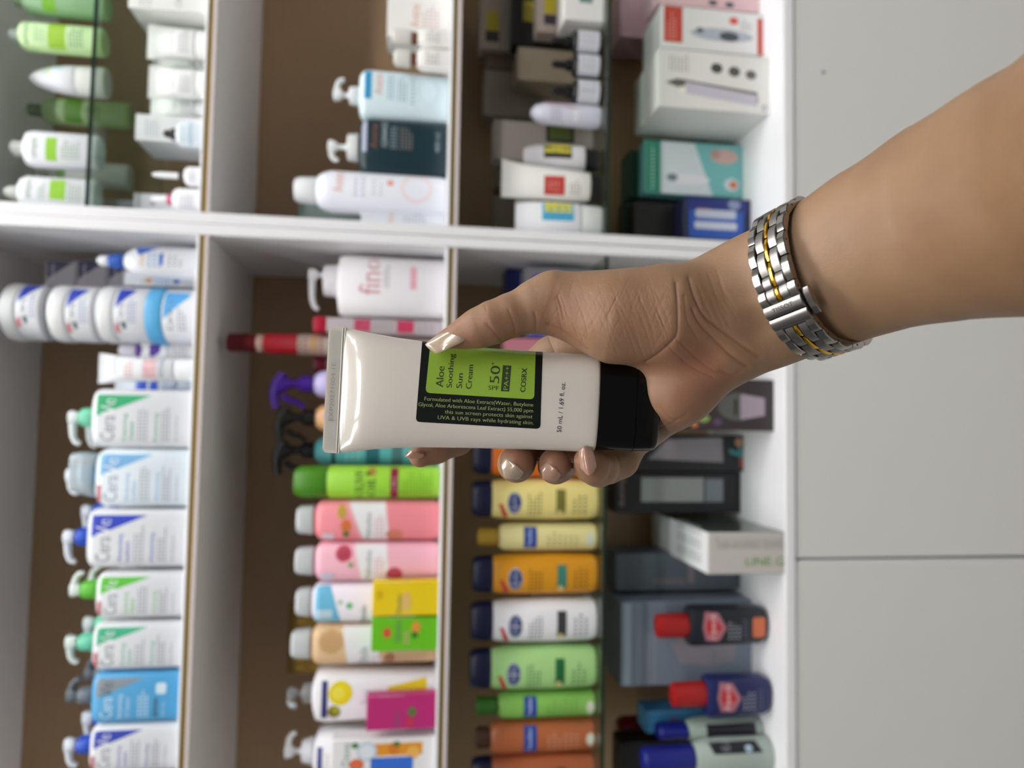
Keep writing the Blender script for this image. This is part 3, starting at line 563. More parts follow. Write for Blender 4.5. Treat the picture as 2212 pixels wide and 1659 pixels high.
CARTON("white carton with orange fruit and a blue flash, at the picture's bottom edge", (1594, 1700, 716, 942), 2, .01, .035, 'efeef0', [('t', 'Dove', 738, 756, 1602, 1650, '6a9a80'), ('e', 792, 1622, 22, 20, 'b9cde0'), ('e', 792, 1622, 18, 16, 'e2eaf2'), ('r', 808, 912, 1606, 1700, 'e59a2c'), ('e', 850, 1618, 12, 14, 'd9802c'), ('e', 892, 1628, 14, 14, 'f0b85c'), ('e', 856, 1608, 8, 6, '5c7a3c'), ('e', 766, 1608, 8, 6, '3f7a4c'), ('rr', 800, 892, 1636, 1700, '3a72d8', 3), ('e', 770, 1650, 16, 14, 'e0704c')])
# ---- lotion bottles on the long glass shelf
navy = '0f1338'
def lotion(label, y0, y1, xc, xt, c, blk, tc='6a6f78', grp='lotion bottles with navy caps'):
    w = y1-y0; s = w/92
    m = (y0+y1)/2
    return P('lotion_bottle', label, 'bottle', (y0, y1, xc, 1297), 'g2', .03, .05, [
        ('L', 'body', c, [('b', w*.9, 1), (1276, w*.96, 1), (1200, w, 1), (xt+40, w*.97, .95), (xt+10, w*.9, .86), (xt, w*.86, .8)], [
            ('p', [(xt+22, m+8*s), (xt+14, m+8*s), (xt+26, m+40*s), (xt+36, m+38*s)], 'c8323c'), ('e', xt+48, m+6*s, 16, 25*s, 'c9ccd8'), ('e', xt+48, m+6*s, 14.5, 23*s, '1c2f6e'),
            ('t', 'Vaseline', xt+43, xt+53, m-12*s, m+25*s, 'c3cce0'), ('l', xt+76, xt+108, m-20*s, m+34*s, 4, tc), ('r', xt+138, xt+158, m-24*s, m+30*s, blk), ('e', xt+146, m+28*s, 6, 6, 'e6d088'), ('l', xt+172, xt+206, m-20*s, m+30*s, 3, tc)], 2.4),
        ('L', 'cap', navy, [(xt+1, w*.9, .84), (xc+12, w*.86, .8), (xc+2, w*.78, .72)], None, 2.4)], grp)
lotion('orange lotion bottle with navy cap, peeking out below the fingertips', 942, 1032, 1022, 1064, 'f07a1c', 'b04a10', 'a8561c')
lotion('cream yellow lotion bottle with navy cap and olive block', 1036, 1126, 1020, 1064, 'ecdc8c', '7a7434', '8a8450')
lotion('amber lotion bottle with navy cap and teal block', 1200, 1290, 1022, 1066, 'd9951c', '3c8472', '8a6420')
lotion('white lotion bottle with navy cap and charcoal block', 1299, 1395, 1018, 1066, 'ededf1', '3a3f40', '7a7e88')
lotion('pale green lotion bottle with navy cap and dark green block', 1402, 1499, 1016, 1062, 'a9d88c', '1f6a3c', '5c8a54')
lotion('copper brown lotion bottle with navy cap, cut by the picture edge', 1640, 1728, 1020, 1064, 'a85c38', '7a3a1c', 'c08a70')
def slim(label, y0, y1, x0, x1, c, cap, tc, blk='2348a0'):
    w = y1-y0; m = (y0+y1)/2
    return P('slim_lotion_bottle', label, 'bottle', (y0, y1, x0, 1298), 'g2', .035, .04, [
        ('L', 'body', c, [('b', w*.94, 1), (1280, w, 1), (x1+34, w, 1), (x1+14, w*.94, .94), (x1+4, w*.78, .8), (x1, w*.5, .5)], [('r', 1132, 1160, m-w*.4, m+w*.36, blk), ('t', 'Vaseline', 1140, 1149, m-w*.34, m+w*.3, 'dfe6f4'), ('l', 1180, 1252, m-w*.3, m+w*.3, 6, tc), ('e', 1275, m+3, 9, 14, 'd9dcc8')], 2.2),
        ('L', 'cap', cap, [(x1+2, w*.62, .66), (x0+4, w*.66, .7), (x0, w*.56, .6)], None, 2)], 'slim lotion bottles with coloured caps')
slim('slim pale yellow bottle with a golden cap', 1133, 1193, 1034, 1078, 'e6dc9c', 'a8882c', 'b4a868')
slim('slim leaf green bottle with a green cap', 1501, 1559, 1030, 1076, '86c05a', '2f6a1c', '6aa048')
slim('stout copper bottle with a dark cap, next to the slim green one', 1563, 1636, 1030, 1058, 'b4663c', '4a2c20', 'd0987c')
CARTON('thin white carton glimpsed in the gap between the amber and the white lotion', (1288, 1302, 1160, 1297), 'g2', .07, .04, 'cfd0d2', [])
CARTON('navy carton with small round seals, standing behind the thumb', (575, 662, 1093, 1300), 'g2', .13, .05, '1c2c74', [('e', 1100, 640, 6, 6, 'b9c4e8')])
CARTON('grey carton with a violet ring print, behind the thumb knuckle', (580, 672, 1134, 1300), 'g2', .06, .05, '8f8c94', [('e', 1164, 612, 18, 18, '5a4ac0'), ('e', 1164, 612, 11, 11, 'a8a0c8')])
CARTON('pale grey carton behind the base of the thumb, beside the divider', (562, 592, 1160, 1300), 'g2', .1, .05, 'b6b9ba', [])
CARTON('pink carton seen through the gap between thumb and forefinger', (733, 775, 1090, 1300), 'g2', .06, .04, 'e08fa0', [])
CARTON('violet and blue carton in the gap between the thumb and the pink carton', (690, 731, 1140, 1300), 'g2', .07, .04, '7a78b0', [('r', 1146, 1170, 692, 728, '5a5ad0')])
CARTON('dark carton standing on the long glass shelf behind the sun cream', (780, 930, 1100, 1300), 'g2', .1, .06, '3c2a24', [])
# ---- right end, small goods on the lower glass shelf
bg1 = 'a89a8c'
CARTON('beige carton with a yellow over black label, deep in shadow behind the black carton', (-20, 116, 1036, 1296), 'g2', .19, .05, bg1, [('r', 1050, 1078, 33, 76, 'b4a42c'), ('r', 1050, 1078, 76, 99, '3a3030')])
CARTON("black carton with a yellow striped label, near the picture's top edge", (-30, 104, 1108, 1296), 'g2', .15, .035, '1c1a16', [('r', 1130, 1156, 8, 52, 'b0a030'), ('l', 1132, 1154, 10, 50, 4, '3a3620')])
CARTON('beige carton with a yellow label and a dark square, in front of the black carton', (-60, 74, 1160, 1298), 'g2', .11, .035, 'b7a79c', [('r', 1176, 1202, -20, 34, 'c4b02c'), ('r', 1176, 1202, 36, 57, '3f3540')])
CARTON("white carton at the picture's top edge beside the black dropper bottles", (-60, 44, 1220, 1302), 'g2', .03, .06, 'e6e4e2', [('r', 1252, 1280, -20, 6, '6f8a84')])
for lab, a, b_ in (('right', 54, 104), ('middle', 106, 156), ('left', 162, 216)):
    dropper('black dropper bottle with a white label, %s of three in the photo' % {'right': 'topmost', 'middle': 'middle one', 'left': 'lowest'}[lab],
            a, b_, 1302, 1196, 1238, '121214', '121214', '1b1b20', 'g2', .03, [('r', 1250, 1296, a+1, b_-1, 'd6d7e0'), ('l', 1256, 1290, a+8, b_-8, 6, '8f93a4')], D=.036, group='black dropper bottles with white labels')
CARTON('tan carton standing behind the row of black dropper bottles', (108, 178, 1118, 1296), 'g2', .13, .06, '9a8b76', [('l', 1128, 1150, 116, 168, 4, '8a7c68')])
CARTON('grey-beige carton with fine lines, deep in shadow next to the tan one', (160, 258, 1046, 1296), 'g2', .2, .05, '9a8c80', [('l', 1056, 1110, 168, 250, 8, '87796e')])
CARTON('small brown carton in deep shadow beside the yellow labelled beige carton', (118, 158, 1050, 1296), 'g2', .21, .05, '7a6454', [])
P('silver_tube', 'silvery white slim tube with faint red stripes, beside the row of black dropper bottles', 'tube', (214, 266, 1150, 1300), 'g2', .035, .034, [
    ('L', 'body', 'd3d4e2', [('b', 48, 1), (1280, 50, 1), (1180, 46, .9), (1160, 34, .7), (1150, 18, .4)], [('r', 1240, 1250, 220, 258, 'e4e4ee'), ('p', [(1176, 222), (1250, 228), (1250, 234), (1176, 224)], 'b88a9c'), ('l', 1190, 1215, 226, 258, 4, 'a5a0b0')], 2)])
CARTON('beige carton with an olive green block, behind the tube with the black cap', (266, 350, 1066, 1296), 'g2', .09, .04, 'a39a90', [('r', 1180, 1240, 268, 306, '1f211c'), ('r', 1186, 1234, 268, 300, '62703c')])
P('cosmetic_tube', 'white tube with yellow and black label and a black cap', 'tube', (304, 366, 1132, 1300), 'g2', .05, .03, [
    ('L', 'body', 'e6e4e8', [(1266, 56, 1), (1200, 58, .9), (1160, 50, .6), (1142, 40, .4), (1134, 30, .2)], [('r', 1176, 1236, 308, 341, '2c2c2c'), ('r', 1178, 1234, 308, 330, 'd8cc4c'), ('l', 1182, 1230, 311, 328, 3, '9a902c')], 2.2),
    ('L', 'cap', '121214', [('b', 46, .9), (1267, 48, .92)], None, 2.2)])
P('cosmetic_tube', 'leaning-topped white tube with a red square label and black cap', 'tube', (346, 432, 1084, 1302), 'g2', .02, .032, [
    ('L', 'body', 'ecebe6', [(1278, 62, 1, 4), (1240, 66, 1, 3), (1150, 72, .6, 0), (1104, 80, .12, -3), (1086, 84, .06, -5)], [('r', 1177, 1221, 378, 418, 'c0443c'), ('l', 1185, 1210, 384, 412, 3, 'dc9a90'), ('l', 1230, 1256, 382, 416, 4, '9c9c98')], 2.3),
    ('L', 'cap', '141416', [('b', 54, .9, 4), (1279, 56, .92, 4)], None, 2.3)])
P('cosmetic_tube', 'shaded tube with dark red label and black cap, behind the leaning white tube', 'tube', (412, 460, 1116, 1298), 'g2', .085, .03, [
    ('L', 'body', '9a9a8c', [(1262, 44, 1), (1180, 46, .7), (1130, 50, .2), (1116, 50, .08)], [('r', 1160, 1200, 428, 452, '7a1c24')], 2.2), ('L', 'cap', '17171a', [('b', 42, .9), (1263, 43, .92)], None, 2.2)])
P('cosmetic_tube', 'white tube with a yellow and light blue label, against the divider', 'tube', (452, 530, 1112, 1306), 'g2', .02, .034, [
    ('L', 'body', 'e9eaee', [(1256, 70, 1), (1180, 72, .8), (1136, 66, .3), (1116, 58, .1)], [('r', 1172, 1240, 460, 500, '4aa4cc'), ('r', 1177, 1236, 460, 482, 'e0d83c'), ('l', 1182, 1232, 463, 480, 3, 'b0a830')], 2.3), ('L', 'cap', 'd9dcda', [('b', 62, .9), (1257, 66, .95)], None, 2.3)])
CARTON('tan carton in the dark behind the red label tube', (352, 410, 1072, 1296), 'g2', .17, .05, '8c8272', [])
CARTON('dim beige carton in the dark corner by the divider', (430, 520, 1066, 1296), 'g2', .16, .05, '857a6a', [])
# ---- goods on the bottom board, right side
pk = 'e2b9c4'
CARTON("pink carton at the back, behind its twin near the picture's top edge", (-20, 88, 1340, 1560), 'b', .21, .085, pk, [('l', 1350, 1400, 10, 80, 5, 'd09aa8')])
CARTON("pink carton in front of its twin, cut by the picture's top edge", (-60, 17, 1420, 1640), 'b', None, .06, 'e8c4c8', [('e', 1540, 5, 10, 6, '5c5a60'), ('e', 1576, 6, 10, 6, '5c5a60')])
CARTON('white carton with two red blocks and a picture of a grey digital thermometer', (20, 111, 1428, 1650), 'b', None, .10, 'e9e9e7', [('r', 1434, 1474, 22, 99, 'c64a3e'), ('l', 1440, 1462, 30, 92, 3, 'e4988c'), ('e', 1560, 74, 70, 14, 'b4bcc6'), ('e', 1575, 76, 22, 10, '4a555e'), ('e', 1512, 68, 8, 6, '5c666e'), ('e', 1585, 41, 10, 8, 'e05a50'), ('r', 1636, 1647, 30, 110, 'c64a3e'), ('l', 1598, 1624, 34, 60, 4, 'b9bcbf')])
r_ = CARTON('large white carton with a tilted thermometer picture and three round icons, jutting forward', (114, 238, 1422, 1662), 'b', None, .13, 'e8e7e2', [('l', 1444, 1488, 122, 160, 6, 'a9a9a6'), ('e', 1548, 147, 13, 11, '4c4c48'), ('e', 1586, 151, 13, 11, '5c5c58'), ('e', 1622, 155, 12, 10, '6c6c68'),
    ('p', [(1438, 186), (1462, 176), (1635, 192), (1638, 214), (1480, 200)], '6b625c'), ('p', [(1482, 182), (1634, 198), (1636, 222), (1470, 206)], 'c9c6d2'), ('e', 1474, 200, 9, 8, 'f4f0e0'), ('t', 'CE', 1646, 1656, 218, 232, '55555a')])
CARTON('teal and white thermometer carton with a hand pictured on it', (308, 422, 1392, 1604), 'b', None, .035, '7cc4c2', [('r', 1394, 1426, 309, 421, '3c9a80'), ('l', 1404, 1416, 318, 412, 1, 'b4dcd0'),
    ('p', [(1428, 310), (1500, 310), (1540, 421), (1428, 421)], 'dfe9ec'), ('e', 1565, 334, 32, 16, 'd8b4ac'), ('e', 1545, 330, 12, 10, 'c09a90'), ('e', 1490, 388, 44, 12, 'f0f0f4'), ('e', 1452, 386, 12, 8, '7a8a94'), ('e', 1580, 394, 17, 14, 'd9e4e4'), ('e', 1584, 394, 9, 8, 'dc7a50')])
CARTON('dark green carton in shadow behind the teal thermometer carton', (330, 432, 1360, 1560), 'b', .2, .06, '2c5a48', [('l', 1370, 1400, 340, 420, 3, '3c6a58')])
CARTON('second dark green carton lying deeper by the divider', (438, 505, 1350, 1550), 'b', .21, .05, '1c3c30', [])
CARTON('navy carton with two silver thermometers pictured on blue', (428, 522, 1478, 1622), 'b', None, .045, '20264a', [('r', 1484, 1612, 430, 462, '26347c'), ('rr', 1488, 1606, 456, 516, '2f5ab4', 4), ('r', 1505, 1535, 452, 462, 'b45a60'), ('rr', 1502, 1590, 454, 472, 'c3c9d8', 4), ('rr', 1500, 1592, 480, 496, 'd0d4e0', 4), ('e', 1586, 440, 14, 12, '8a94b4'), ('e', 1580, 518, 30, 6, 'a87a80')])
CARTON('plain black carton behind the navy thermometer carton', (440, 512, 1372, 1580), 'b', .165, .04, '1b1b1f', [('r', 1372, 1470, 470, 512, '121215')])
# ---- goods on the bottom board, left side
CARTON('dark brown carton with a grey grooming tool pictured, just beneath the wrist', (818, 930, 1440, 1672), 'b', None, .06, '3a3033', [('e', 1592, 878, 44, 30, '5a5c58'), ('p', [(1600, 850), (1652, 858), (1652, 896), (1600, 906)], 'a89aa8'), ('r', 1586, 1592, 862, 896, '1c1a1a'), ('e', 1520, 905, 14, 8, '8aa05c'), ('e', 1500, 918, 8, 6, 'c87a3c'), ('e', 1550, 912, 10, 8, '5a4a6a')])
tri = lambda y0, y1: [('p', [(1566, y0), (1604, y0), (1604, y1), (1566, y1)], '2c4a78'), ('p', [(1570, y0), (1604, y0+30), (1604, y1-30), (1576, (y0+y1)/2)], '3f8a90'), ('e', 1596, y0+16, 9, 10, 'b48a6a'), ('p', [(1596, y1-30), (1604, y1-34), (1604, y1-6), (1598, y1-8)], 'a04a48')]
CARTON('black carton with a grey window and blue patterned end, nearer the dark brown carton', (938, 1018, 1332, 1606), 'b', None, .06, '1d2023', [('p', [(1440, 950), (1560, 944), (1562, 998), (1400, 992)], '8f8a90')]+tri(938, 1018))
CARTON('black carton with a silver window and white lettering, next to the leaning white carton', (1020, 1108, 1330, 1600), 'b', None, .06, '1d2023', [('r', 1385, 1520, 1032, 1084, '9aa09e'), ('r', 1524, 1562, 1034, 1084, '7f878e'), ('t', 'dummy', 1336, 1352, 1032, 1094, 'a89a98')]+tri(1022, 1106))
def linebox():
    b = MB(); sp = Spot((1150, 1240, 1530, 1716), 'b', -.001); w = sp.W/2; H = sp.H; D = .265
    b.box(-w, w, 0, D, 0, H, mat('c9c4bf'), .0012)
    b.box(-w+.0008, w-.0008, .0008, D-.0008, H-.0003, H+.0003, mat('eceef0'), 0)
    zt = H+.0005
    for r0 in range(3):
        for i in range(9):
            y = .03+.012*i+.0*r0; b.add([(-w+.012+r0*.022, y, zt), (-w+.028+r0*.022, y, zt), (-w+.028+r0*.022, y+.004, zt), (-w+.012+r0*.022, y+.004, zt)], [(0, 1, 2, 3)], mat('9a9ea4'))
    b2 = MB(); b2.box(w-.0003, w+.0003, .001, D-.001, .001, H-.001, mat('3c473e', .15), 0)  # shadow and reflection on this side face are put into its dark green colour
    gfx(b, sp, [('r', 1548, 1552, 1162, 1170, 'a9a39e')], 1)
    def tvec(s, px0, px1, py0, py1, hx):
        z1, z0, x1, x0 = sp.z(px0), sp.z(px1), sp.x(py0), sp.x(py1); v, f = fit_text(s, 0, 1, 0, 1, 3)
        b.decal([(x0+q[1]*(x1-x0), z1-q[0]*(z1-z0)) for q in v], f, mat(hx))
    tvec('HAIR GROOMING TRIMMER', 1552, 1694, 1168, 1186, 'aaa5a2'); tvec('LINE G', 1612, 1694, 1204, 1222, '5a9a3c'); tvec('_', 1544, 1694, 1164, 1165, 'b4afac')
    o = b.build('carton', None, (sp.X, YF-.001+.001, sp.z0)); o2 = b2.build('side_panel', o); o2['label'] = 'glossy side of the carton, its shadow and reflection painted dark green'
    tag(o, 'long pale carton with green lettering on its grey end, flush with the board edge', 'box')
linebox()
CARTON('dark slate carton standing behind the pale carton with the green lettering', (1195, 1275, 1330, 1560), 'b', .16, .08, '5c6872', [('r', 1486, 1500, 1200, 1260, '8a8488'), ('r', 1410, 1480, 1250, 1262, '7a7478')])
CARTON('large blue-grey carton with a faint face print, behind the black bottle with the red cap', (1298, 1478, 1342, 1624), 'b', None, .10, '8b97a8', [('r', 1344, 1362, 1300, 1476, 'a9b9cc'), ('r', 1362, 1376, 1299, 1477, '7f8b9a'), ('l', 1394, 1420, 1318, 1470, 2, 'a9a8b4'), ('p', [(1448, 1388), (1490, 1370), (1590, 1385), (1588, 1430), (1540, 1440), (1470, 1432)], 'a59fa8'), ('r', 1540, 1544, 1404, 1436, '8b97a8')])
def redcap(label, y0, y1, xt, xc, xb, c, gg, ox=0):
    w = y1-y0
    return P('tonic_bottle', label, 'bottle', (y0, y1, xt, xb), 'b', None, .042, [
        ('L', 'body', c, [('b', w*.55, .9), (xb-6, w*.8, .95), (xb-18, w*.96, 1), (xc+26, w, 1), (xc+8, w, 1), (xc, w*.96, .9)], gg, 3.2),
        ('L', 'cap', 'b01a1e', [(xc+1, w*.62, .8, ox), (xt+4, w*.6, .78, ox), (xt, w*.52, .66, ox)], None, 2)])
def alp(y0, xc, c3):
    return [('p', [(xc+30, y0+10), (xc+58, y0+12), (xc+76, y0+44), (xc+60, y0+74), (xc+32, y0+72), (xc+24, y0+42)], 'b0707a'), ('p', [(xc+36, y0+24), (xc+52, y0+24), (xc+66, y0+44), (xc+52, y0+62), (xc+38, y0+62), (xc+32, y0+42)], 'c02430'),
            ('t', 'Alpecin', xc+40, xc+56, y0+16, y0+70, 'ead8dc'), ('l', xc+78, xc+108, y0+24, y0+70, 3, '9aa0ac'), ('l', xc+110, xc+124, y0+20, y0+66, 2, '5c6474')]
redcap('black bottle with red cap and orange patch, in front of the blue-grey carton', 1313, 1400, 1426, 1494, 1664, '1b212b', alp(1313, 1494, 0)+[('rr', 1626, 1654, 1336, 1380, 'd4704c', 5)], 0)
redcap('navy bottle with a red cap on the white board', 1466, 1556, 1460, 1532, 1672, '1c2458', alp(1466, 1526, 0), -4)
def roll(label, y0, y1, xt, xc, xb, gg):
    w = y1-y0
    return P('deodorant_bottle', label, 'bottle', (y0, y1, xt, xb), 'b', None, .045, [
        ('L', 'body', 'aebdb4', [('b', w*.8, .9), (xb-10, w*.97, 1), (xc+60, w, 1), (xc+24, w*.95, .95), (xc+6, w*.8, .8), (xc, w*.6, .6)], gg, 2.2),
        ('L', 'cap', '16208a', [(xc+2, w*.72, .8), (xt+6, w*.7, .78), (xt, w*.6, .66)], None, 2)], 'grey-green bottles with royal blue caps')
roll('grey-green bottle with blue cap and black label, half hidden by the navy bottle', 1561, 1612, 1428, 1490, 1652, [('r', 1528, 1634, 1568, 1602, '22222c'), ('l', 1536, 1626, 1574, 1596, 2, '55555f')])
roll("grey-green bottle with blue cap and black label, cut by the picture's bottom edge", 1608, 1690, 1396, 1506, 1676, [('p', [(1534, 1608), (1636, 1608), (1650, 1632), (1545, 1632)], '20202a'), ('t', 'MEN', 1562, 1580, 1612, 1628, 'a0a0a8'), ('e', 1620, 1624, 9, 7, 'b4d0e4')])
CARTON('light blue carton in the shade behind the navy bottle', (1533, 1580, 1396, 1590), 'b', .115, .05, '3f82b0', [('e', 1456, 1560, 14, 12, '7a5a6c')])
P('sauce_tin', 'small red can with yellow band in the dark behind the blue capped bottles', 'can', (1556, 1602, 1345, 1560), 'b', .19, .05, [
    ('L', 'body', '9a1810', [('b', 44, 1), (1360, 46, 1), (1348, 40, .9)], [('r', 1388, 1408, 1556, 1602, 'c4a018')], 2), ('L', 'lid', '7a1410', [(1349, 36, .8), (1343, 34, .76)], None, 2)])
CARTON("black carton in shadow behind the blue capped bottles, at the picture's bottom edge", (1600, 1690, 1340, 1560), 'b', .13, .05, '14151a', [])
# ------------------------------------------------------------------ sun cream tube held in the hand
TD = .300; KS = FPX/TD
t_o = atC(1416, 879, TD)
t_z = (c_up*.9986+c_right*.0529).normalized(); t_x = (c_right*.9986-c_up*.0529).normalized(); t_y = t_x.cross(t_z)*-1
t_y = t_z.cross(t_x)
TM = Matrix.Identity(4)
for i, a in enumerate((t_x, t_y, t_z)):
    for r in range(3): TM[r][i] = a[r]
TM.translation = t_o; TI = TM.inverted()
mm = .001
# z, width, depth, exponent, sideways
TS = [(25.3, 39.4, 25, 3.0, .2), (25.9, 40.6, 26.2, 3.0, .2), (28, 41.0, 26.6, 2.9, .2), (34, 41.1, 26.2, 2.7, .1), (48, 41.2, 24.4, 2.5, 0), (62, 41.6, 22.2, 2.4, -.2), (82, 42.8, 18.6, 2.3, -.2), (98, 44.6, 16.6, 2.25, 0),
      (110, 46.6, 15.0, 2.2, .1), (118, 48.5, 13.4, 2.15, .1), (123, 50.0, 11.8, 2.1, 0), (127, 51.3, 9.3, 2.1, 0), (129.8, 52.2, 6.4, 2.2, 0), (131.6, 52.8, 3.8, 2.6, 0), (132.3, 53, 2.4, 3.4, 0), (132.8, 53.1, 1.7, 5, 0)]
def tsec(z):
    z = min(max(z, TS[0][0]), TS[-1][0])
    for a, b in zip(TS, TS[1:]):
        if z <= b[0]:
            t = (z-a[0])/(b[0]-a[0]); return [a[k]+(b[k]-a[k])*t for k in range(1, 5)]
def catmull(TS, n):
    out = []
    for i in range(len(TS)-1):
        p0, p1, p2, p3 = TS[max(i-1, 0)], TS[i], TS[i+1], TS[min(i+2, len(TS)-1)]
        for k in range(n):
            t = k/n; out.append(tuple(.5*(2*p1[j]+(p2[j]-p0[j])*t+(2*p0[j]-5*p1[j]+4*p2[j]-p3[j])*t*t+(3*p1[j]-p0[j]-3*p2[j]+p3[j])*t**3) if j else p1[0]+(p2[0]-p1[0])*t for j in range(5)))
    out.append(TS[-1]); return out
tube_m = mat('d2cac1', .26, coat=.6, name='pearl_plastic')
tb = tube_m.node_tree.nodes['Principled BSDF']; [tube_m.node_tree.links.remove(l) for l in list(tb.inputs['Roughness'].links)]; tb.inputs['Roughness'].default_value = .27; tb.inputs['Coat Roughness'].default_value = .07; tb.inputs['Sheen Weight'].default_value = .15; tb.inputs['Subsurface Weight'].default_value = .15; tb.inputs['Subsurface Scale'].default_value = .004
tube = empty('sun_cream_tube', t_o); tube.matrix_world = TM
tag(tube, 'pearly white sun cream tube with green and black label, held in the hand', 'sun cream')
b = MB()
b.loft([(z*mm, w*mm, d*mm, e, x*mm, 0) for z, w, d, e, x in catmull(TS, 3)], tube_m, 120)
def crimp():
    c = MB(); w = 53.3*mm
    poly = rrect(-w/2, w/2, 124*mm, 139.4*mm, 2.4*mm, 6)
    poly = [p for p in poly]; n = len(poly)
    lo = [(-w/2, 132.4*mm), (w/2, 132.4*mm)]
    pts = [(x, max(z, 132.4*mm)) for x, z in poly]
    v = [(x, -.00075, z) for x, z in pts]+[(x, .00075, z) for x, z in pts]
    f = [tuple(range(n)), tuple(reversed(range(n, 2*n)))]+[((i+1) % n, i, n+i, n+(i+1) % n) for i in range(n)]
    c.add(v, f, tube_m)
    for i in range(94):       # pressed ribs
        x = -w/2+.0016+i*(w-.0032)/93
        c.box(x-.00011, x+.00011, -.00092, -.0007, .1341, .1389, tube_m, 0)
    c.box(-w/2+.0003, w/2-.0003, -.0011, -.0007, .1320, .1325, tube_m, .00012)
    c.box(-w/2+.0003, w/2-.0003, -.0011, -.0007, .1331, .1336, tube_m, .00012)
    v, f = fit_text('EXP20271004 1E', -.013, .0115, .1356, .1373, 3, -.01)
    c.add([(x, -.00112, z) for x, z in v]+[(x, -.00098, z) for x, z in v], f, mat('9f968d', .3))
    return c
# tube print
tbv = BVHTree.FromPolygons([Vector(p) for p in b.v], b.f)
camL = TI @ CAM
def thit(px, py):
    d = ((TI @ atC(px, py, TD))-camL).normalized(); return tbv.ray_cast(camL, d)
_sil = {}
def sil(px):
    k = round(px, 1)
    if k not in _sil:
        lo, hi = 640, 840
        for _ in range(18):
            m = (lo+hi)/2
            if thit(px, m)[0] is None: lo = m
            else: hi = m
        _sil[k] = hi+.25
    return _sil[k]
def tubeP(px, py, eps):
    s = sil(px)
    if py >= s:
        h = thit(px, py)
        if h[0] is None: return None
        n = h[1] if h[1].dot(h[0]-camL) < 0 else -h[1]
        return h[0]+n*eps
    h = thit(px, s); p = h[0]; z = p.z/mm; w, d, e, ox = tsec(z); L = (s-py)/KS*1000
    x, y = p.x/mm-ox, p.y/mm
    t = math.atan2(math.copysign(abs(y/(d/2))**(e/2), y), math.copysign(abs(x/(w/2))**(e/2), x))
    f = lambda t: (math.copysign(abs(math.cos(t))**(2/e), math.cos(t))*w/2, math.copysign(abs(math.sin(t))**(2/e), math.sin(t))*d/2)
    q = f(t); acc = 0
    while acc < L:
        t += .02; r = f(t); acc += math.hypot(r[0]-q[0], r[1]-q[1]); q = r
    t2 = f(t+.02); nx, ny = t2[1]-q[1], -(t2[0]-q[0]); l = math.hypot(nx, ny) or 1
    return Vector(((q[0]+ox)*mm+nx/l*eps, q[1]*mm+ny/l*eps, p.z))
def print_poly(poly, m, eps, step=6):
    v, f = poly_grid(poly, step); o = {}; out = []
    for i, (x, y) in enumerate(v):
        q = tubeP(x, y, eps)
        if q is not None: o[i] = len(out); out.append(tuple(q))
    b.add(out, [tuple(o[i] for i in g) for g in f if all(i in o for i in g)], m)
def print_text(s, px, py, ln, ht, m, eps=.00027, up=True, bold=0, off=0.0, full=None):
    """up: reads towards the picture top; ht is the height of the outline incl. descender of full"""
    v, f = text2d(s, 3, off); xs = [p[0] for p in v]; a = min(xs); sx = ln/(max(xs)-a); cap = .73; sy = ht/cap
    for sh in ((-bold, bold) if bold else (0,)):
        out = []
        for x, y in v:
            u = (x-a)*sx+sh; h = y*sy
            if up: X, Y = px+u*.084-h, py-u-h*.055
            else: X, Y = px+u+h*.084, py+u*.057-h
            q = tubeP(X, Y, eps+(.00002 if sh > 0 else 0))
            out.append(tuple(q) if q is not None else (0, 0, .03))
        b.add(out, f, m)
ink = mat('111512', .3, coat=.05); green = mat('86a636', .3, coat=.15); khaki = mat('8c9a62', .35); dink = mat('2c3a1c', .35)
def arcs(pts):       # pts: (x, y, r) rounded polygon
    o = []; n = len(pts)
    for i, (x, y, r) in enumerate(pts):
        if r == 0: o.append((x, y)); continue
        p = Vector((x, y)); a = (Vector(pts[i-1][:2])-p).normalized(); c = (Vector(pts[(i+1) % n][:2])-p).normalized()
        for k in range(7):
            t = k/6; o.append(tuple((p+a*r*(1-t)**2+c*r*t**2)))
    return o
print_poly(arcs([(917, 690, 0), (1175, 712, 0), (1172, 765, 0), (1167, 926.5, 10), (898, 911, 10), (912, 738, 0)]), ink, .00012, 2.6)
print_poly(arcs([(934, 694, 0), (1159, 714, 0), (1157, 763, 0), (1154, 863, 11), (919, 848.5, 11), (930, 741, 0)]), green, .0002, 2.6)
for s, px, py, ln, ht in (('Aloe', 957, 836, 43.6, 17), ('Soothing', 976, 837.5, 72, 12.6), ('Sun', 998, 838.5, 31, 13.5), ('Cream', 1018.5, 840, 51, 13.5)):
    print_text(s, px, py, ln, ht, dink, bold=.6, off=-.012)
print_text('SPF', 1055, 842, 22, 10, dink, up=False, bold=.3, off=-.01)
print_text('50', 1078, 828, 36, 22, dink, bold=.8, off=-.014); print_text('+', 1069, 790, 7, 9.5, dink)
print_poly([(1086.5, 789.5), (1104.5, 790.5), (1100, 846), (1082, 845)], dink, .00026)
print_text('PA+++', 1097, 842.5, 50, 10, green, eps=.00034, bold=.3, off=-.01)
print_text('COSRX', 1134.5, 847, 51, 11.5, dink, bold=.5)
for s, px, py, ln in (('Formulated with Aloe Extract(Water, Butylene', 917, 865, 234.5), ('Glycol, Aloe Arborescens Leaf Extract) 55,000 ppm', 904, 877, 247), ('this sun screen protects skin against', 961, 893, 189), ('UVA & UVB rays while hydrating skin.', 945.6, 905, 207)):
    print_text(s, px, py, ln, 8.6, khaki, up=False, bold=.22, off=-.008)
print_text('50 mL / 1.69 fl. oz.', 1212, 933.5, 107.5, 10.2, mat('1d1b30', .35))
b.lay = 1
tw = b.build('tube_wall', tube, smooth=60)
cr = crimp().build('crimp', tube)
